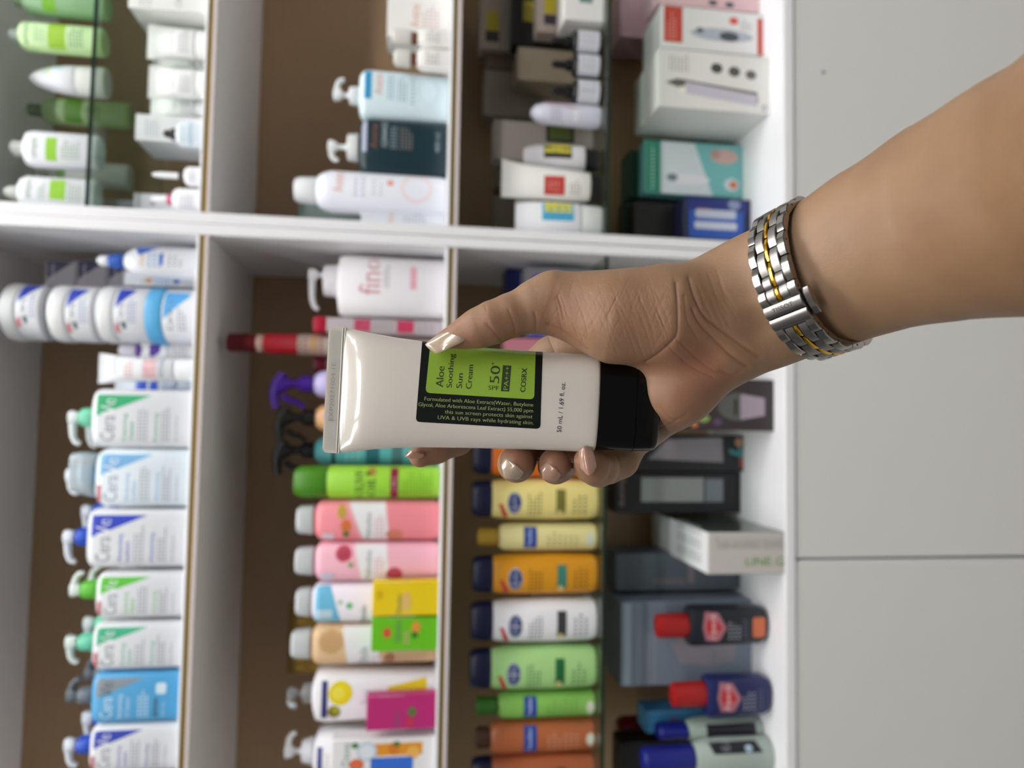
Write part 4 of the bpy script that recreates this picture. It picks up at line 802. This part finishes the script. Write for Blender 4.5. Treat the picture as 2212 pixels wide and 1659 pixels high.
cap = MB(); blackm = mat('060505', .14, coat=.1, name='gloss_black'); blackm.node_tree.nodes['Principled BSDF'].inputs['Specular IOR Level'].default_value = .3; ink.node_tree.nodes['Principled BSDF'].inputs['Specular IOR Level'].default_value = .25
cap.loft([(z*mm, w*mm, d*mm, e, x*mm, 0) for z, w, d, e, x in [(0, 33.4, 20.5, 3.2, -.4), (.35, 34.6, 21.6, 3.2, -.35), (1.2, 35.9, 22.6, 3.2, -.3), (3, 36.6, 23.2, 3.2, -.2), (9.7, 38.2, 24.4, 3.2, 0), (9.9, 37.7, 23.9, 3.2, 0), (10.15, 37.7, 23.9, 3.2, 0), (10.35, 38.3, 24.4, 3.2, 0), (25.6, 39.0, 25, 3.1, .2)]], blackm, 96)
cap.build('cap', tube, smooth=50)

# ------------------------------------------------------------------ the hand: one implicit surface
V3 = lambda p: np.array(p[:])
def J(px, py, dep): return V3(atC(px, py, dep))
FW, RT, UP = V3(c_fwd), V3(c_right), V3(c_up)
def cone(P, a, b, ra, rb, sq=1.0, ax=None):
    """rounded cone; sq squashes along ax"""
    ba = b-a; l2 = ba@ba
    pa = P-a
    if ax is not None:
        axn = ax-ba*(ax@ba)/l2; axn = axn/np.linalg.norm(axn)
        c = pa@axn; pa = pa+np.outer(c*(1/sq-1), axn)
    h = np.clip(pa@ba/l2, 0, 1)
    r = ra+(rb-ra)*h
    d = np.linalg.norm(pa-h[:, None]*ba, axis=1)-r
    return d*(1 if ax is None else (1+sq)/2)
def smin(a, b, k):
    h = np.clip(.5+.5*(b-a)/k, 0, 1); return b*(1-h)+a*h-k*h*(1-h)
m_ = .001
arm = [(1440, 735, .302, 20, .62), (1572, 682, .2905, 24.6, .70), (1660, 644, .283, 25.4, .76), (1772, 598, .2715, 26.4, .80), (1900, 536, .257, 28.6, .84), (2050, 476, .238, 32.0, .86), (2212, 424, .217, 35.0, .88), (2500, 315, .182, 38, .88), (2800, 200, .150, 40, .88)]
palm = [((1560, 672, .290, 15), (1235, 770, .3255, 9.2)), ((1560, 690, .293, 15), (1268, 828, .333, 10)), ((1560, 705, .294, 15), (1305, 888, .334, 9.6)), ((1560, 728, .293, 14), (1352, 945, .327, 9.2)),
        ((1562, 744, .286, 12.8), (1462, 838, .297, 13.6)), ((1462, 838, .297, 13.6), (1378, 915, .316, 11)),
        ((1540, 668, .2845, 15.5), (1440, 680, .2845, 17.6)), ((1440, 680, .2845, 17.6), (1330, 684, .286, 16.6)), ((1330, 684, .286, 16.0), (1200, 654, .290, 10.6)), ((1330, 700, .300, 13), (1245, 745, .318, 8.5)),
        ((1480, 760, .296, 13), (1400, 760, .306, 13))]
fing = {
 'thumb': [(1262, 668, .289, 11.6), (1195, 655, .290, 10.5), (1150, 664, .2885, 9.1), (1104, 681, .2875, 8.5), (1064, 697, .2870, 8.4), (1030, 710, .2875, 7.6), (997, 722, .288, 5.6), (966, 732, .2885, 3.4), (952, 736, .2885, 2.5)],
 'index': [(1245, 770, .325, 9.6), (1195, 772, .3265, 9.6), (1140, 812, .331, 9.2), (1085, 860, .337, 8.7), (1035, 905, .336, 8.0), (985, 948, .333, 7.6), (940, 968, .328, 7.0), (908, 985, .3235, 5.2)],
 'middle': [(1265, 825, .334, 10), (1215, 880, .344, 9.2), (1165, 930, .350, 8.8), (1132, 975, .346, 8.2), (1118, 1000, .332, 7.9), (1115, 1002, .318, 7.8), (1116, 997, .3035, 7.3)],
 'ring': [(1305, 888, .335, 9.4), (1265, 935, .345, 8.8), (1228, 985, .350, 8.4), (1208, 1005, .338, 7.7), (1200, 1008, .322, 7.4), (1199, 1003, .3035, 7.0)],
 'pinky': [(1352, 945, .327, 9.4), (1337, 991, .325, 8.8), (1312, 1005, .320, 8.0), (1292, 1011, .309, 7.8), (1278, 1005, .301, 7.2), (1268, 994, .297, 5.4)],
}
FSQ = {}
def prep():
    A = [(J(p[0], p[1], p[2]), p[3]*m_, p[4]) for p in arm]
    Pm = [(J(*a[:3]), a[3]*m_, J(*b_[:3]), b_[3]*m_) for a, b_ in palm]
    Fg = {k: [(J(*q[:3]), q[3]*m_) for q in v] for k, v in fing.items()}
    return A, Pm, Fg
A_, P_, F_ = prep()
def sdf(P):
    d = np.full(len(P), 1.0)
    for i in range(len(A_)-1):
        (a, ra, s), (b_, rb, s2) = A_[i], A_[i+1]
        d = smin(d, cone(P, a, b_, ra, rb, (s+s2)/2, FW), .006)
    for a, ra, b_, rb in P_: d = smin(d, cone(P, a, b_, ra, rb), .009)
    res = d.copy()
    for k, ch in F_.items():
        f = np.full(len(P), 1.0)
        for i in range(len(ch)-1):
            f = smin(f, cone(P, ch[i][0], ch[i+1][0], ch[i][1], ch[i+1][1]), .0025)
        kk = .010 if k == 'thumb' else .005
        g = smin(d, f, kk)
        res = smin(res, g, .0009)
    return res
def surface(h):
    pts = [x[0] for x in A_]+[p for x in P_ for p in (x[0], x[2])]+[q[0] for c in F_.values() for q in c]
    lo = np.min(pts, 0)-.05; hi = np.max(pts, 0)+.05
    n = np.ceil((hi-lo)/h).astype(int)+1
    B = 8; nb = np.ceil(n/B).astype(int)+1; n = nb*B+1
    ii = np.stack(np.meshgrid(*[np.arange(k) for k in nb], indexing='ij'), -1).reshape(-1, 3)
    cen = lo+(ii+.5)*B*h; dc = sdf(cen); keep = ii[np.abs(dc) < B*h*1.75]
    F = np.full(n, np.nan, np.float32)
    loc = np.stack(np.meshgrid(*[np.arange(B+1)]*3, indexing='ij'), -1).reshape(-1, 3)
    for s in range(0, len(keep), 400):
        idx = (keep[s:s+400, None, :]*B+loc[None]).reshape(-1, 3)
        F[idx[:, 0], idx[:, 1], idx[:, 2]] = sdf(lo+idx*h)
    # dual surface
    V = F < 0; ok = ~np.isnan(F)
    sh = [(0, 0, 0), (1, 0, 0), (0, 1, 0), (1, 1, 0), (0, 0, 1), (1, 0, 1), (0, 1, 1), (1, 1, 1)]
    N = np.array(F.shape)-1
    sl = lambda X, o: X[o[0]:o[0]+N[0], o[1]:o[1]+N[1], o[2]:o[2]+N[2]]
    cnt = sum(sl(V, o).astype(np.int8) for o in sh); good = np.logical_and.reduce([sl(ok, o) for o in sh])
    act = (cnt > 0) & (cnt < 8) & good
    ci = np.argwhere(act); vid = -np.ones(act.shape, int); vid[act] = np.arange(len(ci))
    acc = np.zeros((len(ci), 3)); num = np.zeros(len(ci))
    E = [(a, b_) for a in range(8) for b_ in range(a+1, 8) if bin(a ^ b_).count('1') == 1]
    for a, b_ in E:
        oa, ob = np.array(sh[a]), np.array(sh[b_])
        pa, pb = ci+oa, ci+ob
        fa, fb = F[tuple(pa.T)], F[tuple(pb.T)]; c = (fa < 0) != (fb < 0)
        t = fa[c]/(fa[c]-fb[c]); acc[c] += pa[c]+(pb[c]-pa[c])*t[:, None]; num[c] += 1
    vert = lo+acc/num[:, None]*h
    quads = []
    for ax in range(3):
        o = [0, 0, 0]; o[ax] = 1; u, w = [q for q in range(3) if q != ax]
        G = np.argwhere((V[:-1, :-1, :-1] != V[o[0]:o[0]+N[0], o[1]:o[1]+N[1], o[2]:o[2]+N[2]]) & ok[:-1, :-1, :-1] & ok[o[0]:o[0]+N[0], o[1]:o[1]+N[1], o[2]:o[2]+N[2]])
        G = G[(G[:, u] > 0) & (G[:, w] > 0)]
        def at(du, dw):
            q = G.copy(); q[:, u] -= du; q[:, w] -= dw; return vid[tuple(q.T)]
        q = np.stack([at(1, 1), at(0, 1), at(0, 0), at(1, 0)], 1)
        flip = V[tuple(G.T)]
        if ax == 1: flip = ~flip
        q[~flip] = q[~flip][:, ::-1]
        quads.append(q[(q >= 0).all(1)])
    return vert, np.concatenate(quads)
def grad(P, e=.0002):
    g = np.zeros_like(P)
    for k in range(3):
        d = np.zeros(3); d[k] = e; g[:, k] = (sdf(P+d)-sdf(P-d))/(2*e)
    return g
def project(P, it=2):
    for _ in range(it):
        g = grad(P); P = P-g*(sdf(P)/np.maximum((g*g).sum(1), .2))[:, None]
    return P
def subdiv(v, q):
    e = np.sort(np.stack([q, np.roll(q, -1, 1)], -1).reshape(-1, 2), 1)
    u, inv = np.unique(e, axis=0, return_inverse=True); inv = inv.reshape(-1, 4)
    n = len(v); me = v[u].mean(1); mf = v[q].mean(1)
    ei = n+inv; fi = n+len(u)+np.arange(len(q))
    nq = np.concatenate([np.stack([q[:, i], ei[:, i], fi, ei[:, (i-1) % 4]], 1) for i in range(4)])
    return np.concatenate([v, me, mf]), nq
hv, hq = surface(.0015)
hv = project(hv); hv, hq = subdiv(hv, hq); hv = project(hv)
hn = grad(hv); hn /= np.linalg.norm(hn, axis=1)[:, None]
n0 = len(hv); hnq = hq; hv, hq = subdiv(hv, hq); hn, _ = subdiv(hn, hnq)
# finer again where the hand is close and detailed
def pix(P):
    q = (P-V3(CAM))@np.array(RM); return CX-FPX*q[:, 2]/q[:, 1], CY-FPX*q[:, 0]/q[:, 1], q[:, 1]
hn = hn/np.linalg.norm(hn, axis=1)[:, None]; print('hand verts', len(hv))
px_, py_, dp_ = pix(hv)
def segdist(pts):
    d = np.full(len(hv), 1e9)
    for (x0, y0), (x1, y1) in zip(pts, pts[1:]):
        ex, ey = x1-x0, y1-y0; l = ex*ex+ey*ey
        t = np.clip(((px_-x0)*ex+(py_-y0)*ey)/l, 0, 1); d = np.minimum(d, np.hypot(px_-x0-t*ex, py_-y0-t*ey))
    return d
view = (hv-V3(CAM)); view /= np.linalg.norm(view, axis=1)[:, None]
face = np.clip(-(hn*view).sum(1)*2.2, 0, 1)
def smooth_line(pts, n=6):
    o = []
    for i in range(len(pts)-1):
        p0, p1, p2, p3 = [np.array(pts[min(max(k, 0), len(pts)-1)], float) for k in (i-1, i, i+1, i+2)]
        for k in range(n):
            t = k/n; o.append(tuple(.5*(2*p1+(p2-p0)*t+(2*p0-5*p1+4*p2-p3)*t*t+(3*p1-p0-3*p2+p3)*t**3)))
    o.append(tuple(map(float, pts[-1]))); return o
disp = np.zeros(len(hv)); crease_m = np.zeros(len(hv))
CREASE = [  # points, depth mm, width px, shoulder, farthest depth
    ([(1460, 612), (1463, 650), (1464, 690), (1462, 722), (1448, 742), (1420, 766), (1395, 782)], .95, 5.5, 0),
    ([(1496, 668), (1512, 700), (1545, 735), (1580, 770), (1612, 792)], 1.0, 5, 0), ([(1488, 600), (1500, 640), (1520, 680), (1560, 715), (1600, 745), (1638, 772)], 1.1, 6, 0),
    ([(1478, 640), (1484, 690), (1506, 730)], .4, 4, 0), ([(1556, 800), (1580, 810), (1600, 802)], .5, 5, 0), ([(1470, 740), (1500, 770), (1540, 800), (1566, 806)], .35, 5, 0),
    ([(1155, 675), (1158, 695), (1157, 714)], .45, 4, 0), ([(1098, 668), (1110, 700), (1114, 722)], .4, 4, 0), ([(1052, 700), (1072, 722), (1082, 735)], .4, 4, 0), ([(1047, 655), (1050, 668)], .25, 3, 0),
    ([(1184, 724), (1190, 742), (1198, 762)], .5, 4, .33), ([(1196, 722), (1204, 745), (1210, 764)], .4, 4, .33),
    ([(1185, 700), (1210, 712), (1235, 728), (1270, 755)], .5, 6, .32),
    ([(1302, 972), (1310, 985), (1318, 1010), (1316, 1030)], .6, 4.5, .33), ([(1318, 968), (1334, 986), (1342, 1008)], .8, 4.5, .34), ([(1330, 966), (1348, 985)], .4, 4, .34),
    ([(1420, 925), (1450, 915), (1482, 895)], .4, 5, .33), ([(1425, 880), (1455, 905), (1480, 905)], .5, 6, .33), ([(1440, 745), (1490, 790), (1540, 815)], .3, 5, 0),
    ([(1205, 640), (1212, 662), (1218, 690)], .35, 6, 0),
]
for pts, dp, w, far in CREASE:
    d = segdist(smooth_line(pts)); okd = (dp_ < (far or .30))*face
    dp = dp*.55; disp -= okd*dp*m_*(.75*np.exp(-(d/(w*.42))**2)+.35*np.exp(-(d/(w*1.3))**2)-.16*np.exp(-((d-2.4*w)/(1.6*w))**2)); crease_m = np.maximum(crease_m, okd*np.exp(-(d/(w*.5))**2))
R = random.Random(3)
# fine wrinkles of the thumb ball, converging towards the thumb joint
for i in range(90):
    x = 1195+i*2.95+R.uniform(-5, 5); L = R.uniform(25, 95); y = R.uniform(600, 700); sl_ = R.uniform(.15, .5) if i % 3 else R.uniform(-.6, -.25)
    pts = [(x, y), (x+sl_*L*.5+R.uniform(-3, 3), y+L*.5), (x+sl_*L, y+L)]
    d = segdist(pts); disp -= face*(dp_ < .295)*R.uniform(.03, .075)*m_*np.exp(-(d/1.9)**2)
for i in range(10):
    y = 640+R.uniform(0, 80); x = 1500+i*6; d = segdist([(x, y-60), (x+14, y-20), (x+40, y+25)])
    disp -= face*(dp_ < .3)*.09*m_*np.exp(-(d/3)**2)
# two faint wrist tendons and the hollow between them
for pts, a, w in (([(1580, 680), (1640, 650), (1690, 628)], .35, 20), ([(1590, 740), (1640, 715), (1690, 690)], -.5, 26)):
    disp += face*(dp_ < .30)*a*m_*np.exp(-(segdist(pts)/w)**2)
hv2 = hv+hn*disp[:, None]
# skin colour of its own: rosier palm and fingertips, tan forearm
def blob(x, y, r, far=9, near=0): return np.exp(-((px_-x)**2+(py_-y)**2)/(2*r*r))*(dp_ < far)*(dp_ > near)
ros = np.clip(.55*blob(985, 728, 34, .3)+.35*blob(1070, 700, 40, .3)+.45*blob(1215, 690, 45, .3)+.5*blob(1470, 840, 70)+.45*blob(1520, 770, 50)+.7*blob(1116, 990, 30, .34)+.7*blob(1200, 990, 30, .34)+.5*blob(1275, 1000, 30, .34)+.5*blob(920, 985, 30)+.25*blob(1350, 660, 80, .3)+.35*crease_m, 0, 1)
tan = np.clip((px_-1640)/500, 0, 1)
base = np.array(lin('94765b')); rosy = np.array(lin('92624d')); tn = np.array(lin('86684c'))
col = base*(1-tan[:, None])+tn*tan[:, None]; col = col*(1-ros[:, None])+rosy*ros[:, None]
me = bpy.data.meshes.new('person'); me.from_pydata(hv2.tolist(), [], hq.tolist())
at = me.color_attributes.new('skin', 'FLOAT_COLOR', 'POINT'); at.data.foreach_set('color', np.concatenate([col, np.ones((len(col), 1))], 1).ravel())
me.polygons.foreach_set('use_smooth', [True]*len(hq)); me.update()
person = bpy.data.objects.new('person', me); COL.objects.link(person)
tag(person, 'person, right hand and bare forearm only, gripping the sun cream, palm towards the camera', 'person')
bm = bmesh.new(); bm.from_mesh(me); bmesh.ops.recalc_face_normals(bm, faces=bm.faces[:]); bm.to_mesh(me); bm.free()
sk = bpy.data.materials.new('skin'); sk.use_nodes = True; nt = sk.node_tree; b_ = nt.nodes['Principled BSDF']; me.materials.append(sk)
N = nt.nodes.new; Lk = nt.links.new
va = N('ShaderNodeVertexColor'); va.layer_name = 'skin'
tc = N('ShaderNodeTexCoord'); n1 = N('ShaderNodeTexNoise'); n1.inputs['Scale'].default_value = 55; n1.inputs['Detail'].default_value = 5; Lk(tc.outputs['Object'], n1.inputs['Vector'])
hs = N('ShaderNodeMixRGB'); hs.blend_type = 'MULTIPLY'; mr = N('ShaderNodeValToRGB'); mr.color_ramp.elements[0].color = (.86, .80, .78, 1); mr.color_ramp.elements[1].color = (1.06, 1.05, 1.04, 1); mr.color_ramp.elements[0].position = .3; mr.color_ramp.elements[1].position = .7
Lk(n1.outputs['Fac'], mr.inputs[0]); hs.inputs[0].default_value = .8; Lk(va.outputs[0], hs.inputs[1]); Lk(mr.outputs[0], hs.inputs[2]); Lk(hs.outputs[0], b_.inputs['Base Color'])
b_.inputs['Roughness'].default_value = .48; b_.inputs['Subsurface Weight'].default_value = .35; b_.inputs['Subsurface Radius'].default_value = (1, .35, .18); b_.inputs['Subsurface Scale'].default_value = .0028; b_.inputs['Specular IOR Level'].default_value = .4
vo = N('ShaderNodeTexVoronoi'); vo.feature = 'DISTANCE_TO_EDGE'; vo.inputs['Scale'].default_value = 950; Lk(tc.outputs['Object'], vo.inputs['Vector'])
n2 = N('ShaderNodeTexNoise'); n2.inputs['Scale'].default_value = 420; n2.inputs['Detail'].default_value = 4; Lk(tc.outputs['Object'], n2.inputs['Vector'])
b1 = N('ShaderNodeBump'); b1.inputs['Distance'].default_value = .00010; b1.inputs['Strength'].default_value = .55; Lk(vo.outputs['Distance'], b1.inputs['Height'])
b2 = N('ShaderNodeBump'); b2.inputs['Distance'].default_value = .00022; b2.inputs['Strength'].default_value = .5; Lk(n2.outputs['Fac'], b2.inputs['Height']); Lk(b1.outputs[0], b2.inputs['Normal']); Lk(b2.outputs[0], b_.inputs['Normal'])

# ------------------------------------------------------------------ finger nails
nailm = bpy.data.materials.new('nail_polish'); nailm.use_nodes = True; nt = nailm.node_tree; q_ = nt.nodes['Principled BSDF']
q_.inputs['Base Color'].default_value = (*lin('a98472'), 1); q_.inputs['Roughness'].default_value = .18; q_.inputs['Coat Roughness'].default_value = .1; q_.inputs['Coat Weight'].default_value = .6; q_.inputs['Subsurface Weight'].default_value = .3; q_.inputs['Subsurface Scale'].default_value = .002
glit = nailm.copy(); nt = glit.node_tree; q_ = nt.nodes['Principled BSDF']
tc = nt.nodes.new('ShaderNodeTexCoord'); vo = nt.nodes.new('ShaderNodeTexVoronoi'); vo.inputs['Scale'].default_value = 900; nt.links.new(tc.outputs['Object'], vo.inputs['Vector'])
bp = nt.nodes.new('ShaderNodeBump'); bp.inputs['Distance'].default_value = .0009; bp.inputs['Strength'].default_value = .9; nt.links.new(vo.outputs['Color'], bp.inputs['Height']); nt.links.new(bp.outputs[0], q_.inputs['Normal'])
q_.inputs['Metallic'].default_value = .25; q_.inputs['Base Color'].default_value = (*lin('b9a490'), 1)
def nail(root, tip, nrm, w, mt, label, wt=.6, arch=.28, lift=0, long=0):
    a, t = Vector(root), Vector(tip); ax = t-a; L = ax.length; ax.normalize()
    nrm = Vector(nrm); nrm = (nrm-ax*nrm.dot(ax)).normalized(); sd = ax.cross(nrm)
    nu, nv = 15, 18; v = []; f = []
    for s in (0, 1):
        for j in range(nv):
            t_ = j/(nv-1); ww = w/2*(1-(1-wt)*max(0, (t_-.55)/.45)**2)*min(1, .55+2.2*t_) * (1 if t_ < .9 else math.sqrt(max(1-((t_-.9)/.1)**2*.75, .1)))
            for i in range(nu):
                u = -1+2*i/(nu-1)
                endc = .18*w*(1-u*u)     # rounded root and tip
                p = a+ax*(t_*L + (endc*(t_-.5)*1.1)) + sd*(u*ww) - nrm*(arch*w*(1-math.cos(u*1.15))/(1-math.cos(1.15))) - nrm*(.10*L*(t_-.45)**2*2) + nrm*(lift-(s*.00045))
                v.append(tuple(p))
    n = nu*nv
    for s in (0, 1):
        for j in range(nv-1):
            for i in range(nu-1):
                k = s*n+j*nu+i; q = (k, k+1, k+nu+1, k+nu); f.append(q if s == 0 else q[::-1])
    bd = [i for i in range(nu)]+[j*nu+nu-1 for j in range(1, nv)]+[(nv-1)*nu+i for i in range(nu-2, -1, -1)]+[j*nu for j in range(nv-2, 0, -1)]
    for i in range(len(bd)): x, y = bd[i], bd[(i+1) % len(bd)]; f.append((x, y, y+n, x+n))
    m = MB(); m.add(v, f, mt); o = m.build('fingernail', person, smooth=70); o['label'] = label; return o
iu, ir = c_right, -c_up     # picture up, picture right
nail(atC(1002, 697, .2835), atC(921, 737, .2870), iu*.92-ir*.45-c_fwd*.75, .0125, glit, 'glittery clear thumb nail', wt=.5)
def nail_on(c, r, n, L, w, mt, label, wt=.9, arch=.2, sh=.3):
    n = Vector(n).normalized(); a = (iu*.62+ir*.5-c_fwd*.6); a = (a-n*a.dot(n)).normalized(); p = Vector(c)+n*(r+.0009)
    nail(p-a*L*(1-sh), p+a*L*sh, n, w, mt, label, wt, arch)
nail_on(atC(1119, 995, .3035), .0073, -iu*.40-ir*.33-c_fwd*.86, .0066, .0098, glit, 'glittery nail of the middle finger')
nail_on(atC(1202, 1001, .3035), .0070, -iu*.40-ir*.36-c_fwd*.86, .0064, .0086, nailm, 'pale polished nail of the ring finger')
nail(atC(1272, 1024, .2895), atC(1262, 970, .2885), -c_fwd*1-ir*.25-iu*.1, .0068, nailm, 'short pale nail of the little finger', wt=.75)
nail(atC(912, 997, .3215), atC(879, 990, .3195), -iu*.75-ir*.5-c_fwd*.25, .0095, nailm, 'nail edge of the forefinger', wt=.8)

# ------------------------------------------------------------------ wrist watch bracelet
def metal(name, h, r, aniso=0):
    m = mat(h, r, metal=1, name=name); b = m.node_tree.nodes['Principled BSDF']
    if aniso:
        nt = m.node_tree; tc = nt.nodes.new('ShaderNodeTexCoord'); n = nt.nodes.new('ShaderNodeTexNoise'); n.inputs['Scale'].default_value = 1800; nt.links.new(tc.outputs['Object'], n.inputs['Vector'])
        bp = nt.nodes.new('ShaderNodeBump'); bp.inputs['Distance'].default_value = .00002; nt.links.new(n.outputs['Fac'], bp.inputs['Height']); nt.links.new(bp.outputs[0], b.inputs['Normal'])
    return m
steel = metal('polished_steel', '9a9694', .12); brush = metal('brushed_steel', '888482', .34, 1); goldm = metal('polished_gold', 'd6a93c', .14); dark = mat('0c0a09', .5, name='gap_dark')
wc = atC(1762, 603, .2730)
th = math.radians(50)
wn = ((-c_up*.907+c_right*.42)*math.cos(th)-c_fwd*math.sin(th)).normalized()
wx = (iu-wn*iu.dot(wn)).normalized()           # across the wrist
wy = wx.cross(wn).normalized()
if wy.dot(c_fwd) > 0: wy = -wy                  # towards the camera
RA, RB = .0292, .0280
wc = wc+wy*.0012
samples = []
NS = 1440
for i in range(NS+1):
    t = 2*math.pi*i/NS; samples.append((RA*math.copysign(abs(math.cos(t))**.9, math.cos(t)), RB*math.copysign(abs(math.sin(t))**.9, math.sin(t))))
cum = [0]
for a, c in zip(samples, samples[1:]): cum.append(cum[-1]+math.hypot(c[0]-a[0], c[1]-a[1]))
PER = cum[-1]
def ringpt(s):
    s = s % PER; import bisect
    i = min(max(bisect.bisect(cum, s)-1, 0), NS-1); t = (s-cum[i])/max(cum[i+1]-cum[i], 1e-9)
    a, c = samples[i], samples[i+1]; x, y = a[0]+(c[0]-a[0])*t, a[1]+(c[1]-a[1])*t
    j = (i-3) % NS, (i+4) % NS
    dx, dy = samples[j[1]][0]-samples[j[0]][0], samples[j[1]][1]-samples[j[0]][1]; l = math.hypot(dx, dy)
    return x, y, dx/l, dy/l
def WPt(s, w, h):
    """s along the bracelet, w across its width, h outwards"""
    x, y, tx, ty = ringpt(s); nx, ny = ty, -tx
    return wc+wx*(x+nx*h)+wy*(y+ny*h)+wn*w
def piece(b, s0, s1, w0, w1, h0, h1, m, bulge=.00045, nseg=5, chord=True, bev=.00035):
    """one slightly domed link piece"""
    sm = (s0+s1)/2; x, y, tx, ty = ringpt(sm); nx, ny = ty, -tx; L = (s1-s0)/2; v = []; f = []
    prof = []
    for i in range(nseg+1):
        u = -1+2*i/nseg; prof.append((u*L, h1+bulge*(1-u*u)-(bev if abs(u) == 1 else 0)))
    prof = [(-L, h0)]+prof+[(L, h0)]
    n = len(prof)
    ws = [(w0, 0, 1), (w0+bev*.8, 0, 0), (w1-bev*.8, 0, 0), (w1, 0, 1)]
    for w, _, inn in ws:
        for k, (a, h) in enumerate(prof):
            hh = h-(bev if inn and 0 < k < n-1 else 0)
            # follow the curve of the bracelet
            q = wc+wx*(x+tx*a+nx*(hh-a*a*16))+wy*(y+ty*a+ny*(hh-a*a*16))+wn*w
            v.append(tuple(q))
    for r in range(3):
        for k in range(n):
            j = (k+1) % n; f.append((r*n+k, r*n+j, (r+1)*n+j, (r+1)*n+k))
    f.append(tuple(reversed(range(n)))); f.append(tuple(range(3*n, 4*n)))
    b.add(v, f, m)
watch = empty('wristwatch', wc); tag(watch, 'steel and gold link wristwatch bracelet worn on the wrist, clasp side showing', 'watch')
Winv = watch.matrix_world.inverted()
def wb(b, name, lab=None):
    b.v = [tuple(Vector(p)-wc) for p in b.v]; o = b.build(name, watch, smooth=32)
    if lab: o['label'] = lab
    return o
NL = 20; PT = PER/NL; G0 = .00022
S0 = PER/4            # nearest point to the camera is a quarter turn from the picture-top side
CL = S0+.0160
W0, W1 = -.0077, .0077
cols = [(-.0077, -.0046, 0), (-.0044, -.0009, .5), (-.0007, .0007, 0), (.0009, .0044, .5), (.0046, .0077, 0)]
CLL = .0205
n_links = int(round((PER-CLL-.030)/PT))
pt = (PER-CLL-.030)/n_links
base0 = CL+CLL/2
for i in range(n_links):
    half = n_links//2
    if i < half: s = base0+pt*i
    else: s = CL-CLL/2-pt*(i-half+1)
    b = MB()
    for k, (a, c, o) in enumerate(cols):
        m = goldm if k == 2 else (steel if k in (0, 4) else brush)
        oo = o*pt if i < half else o*pt
        s0, s1 = s+oo, s+oo+pt
        if o and i == half-1: pass
        if k == 2:
            piece(b, s+G0, s+pt-G0, a, c, -.0006, .00105, m, bulge=.0003)
        elif o and i >= half: piece(b, s0+G0, min(s1-G0, CL-CLL/2+.0004), a, c, -.0012, .00085, m)
        else: piece(b, s0+G0, s1-G0, a, c, -.0012, .0010 if k in (0, 4) else .00085, m)
    piece(b, s, s+pt, -.0072, .0072, -.0011, -.0002, dark, bulge=0, nseg=2)
    for wv in (W1,):
        sm = s+pt*.5; p0 = WPt(sm-.0012, wv-.0002, -.0001); p1 = WPt(sm-.0012, wv+.00006, -.0001)
        if i % 2 == 0: b.pipe([p0, p1], .00045, dark, 10)
    wb(b, 'bracelet_link')
# clasp: full width plates with a seam, the end pieces reach into slots
b = MB(); c0, c1 = CL-CLL/2, CL+CLL/2
piece(b, c0+.0055, CL-.00015, W0, W1, -.0014, .0013, brush, .0003, 6); piece(b, CL+.00015, c1-.0055, W0, W1, -.0014, .0013, brush, .0003, 6)
for (a, c) in ((c0+.0001, c0+.0057), (c1-.0057, c1-.0001)):
    piece(b, a, c, W0, W0+.0033, -.0014, .0013, steel, .0003, 4); piece(b, a, c, W1-.0033, W1, -.0014, .0013, steel, .0003, 4)
    piece(b, a+.0004, c, W0+.0030, W1-.0030, -.0013, .0001, dark, 0, 3)
for (a, c) in ((c0+.0002, c0+.0052), (c1-.0052, c1-.0002)):
    e2 = c+(pt*.5 if c > CL else 0); piece(b, a, e2, -.0044, -.0009, -.001, .00085, brush); piece(b, a, e2, .0009, .0044, -.001, .00085, brush); piece(b, a, c, -.0007, .0007, -.0006, .00105, goldm, .0003)
for sv in (c0+.0025, CL-.0022, CL+.0022, c1-.0025):
    b.pipe([WPt(sv, W1-.0002, -.0001), WPt(sv, W1+.00006, -.0001)], .0005, dark, 12)
tv, tf = fit_text('TISSOT', -.0042, .0042, 0, .0016, 3)
b.add([tuple(WPt(CL-.0036+z, x, .00163)) for x, z in [(a, .0016-c) for a, c in tv]], tf, steel)
wb(b, 'clasp', 'steel fold-over clasp with engraved lettering')
b = MB(); piece(b, CL-.0062, CL+.0040, W1+.0004, W1+.0030, -.0017, -.0002, steel, .0002, 6); piece(b, CL-.0050, CL+.0028, W1-.001, W1+.0006, -.0020, -.0009, dark, 0, 3); wb(b, 'clasp_pusher')
# the watch head on the far side of the wrist
b = MB(); hc = WPt(PER*.75, 0, .004); fw_ = wy
def headring(r0, r1, h0, h1, m):
    v = []; n = 48
    for r, h in ((r0, h0), (r1, h0), (r1, h1), (r0, h1)):
        for k in range(n):
            g = 2*math.pi*k/n; v.append(tuple(hc+wx*math.cos(g)*r+wn*math.sin(g)*r-wy*h))
    b.add(v, [(a*n+k, a*n+(k+1) % n, ((a+1) % 4)*n+(k+1) % n, ((a+1) % 4)*n+k) for a in range(4) for k in range(n)], m)
headring(.0005, .0145, -.004, .003, steel); headring(.0125, .0150, .003, .0042, goldm)
wb(b, 'watch_case')
b = MB(); headring(.0002, .0125, .0031, .0034, mat('e9e6de', .3)); wb(b, 'dial')
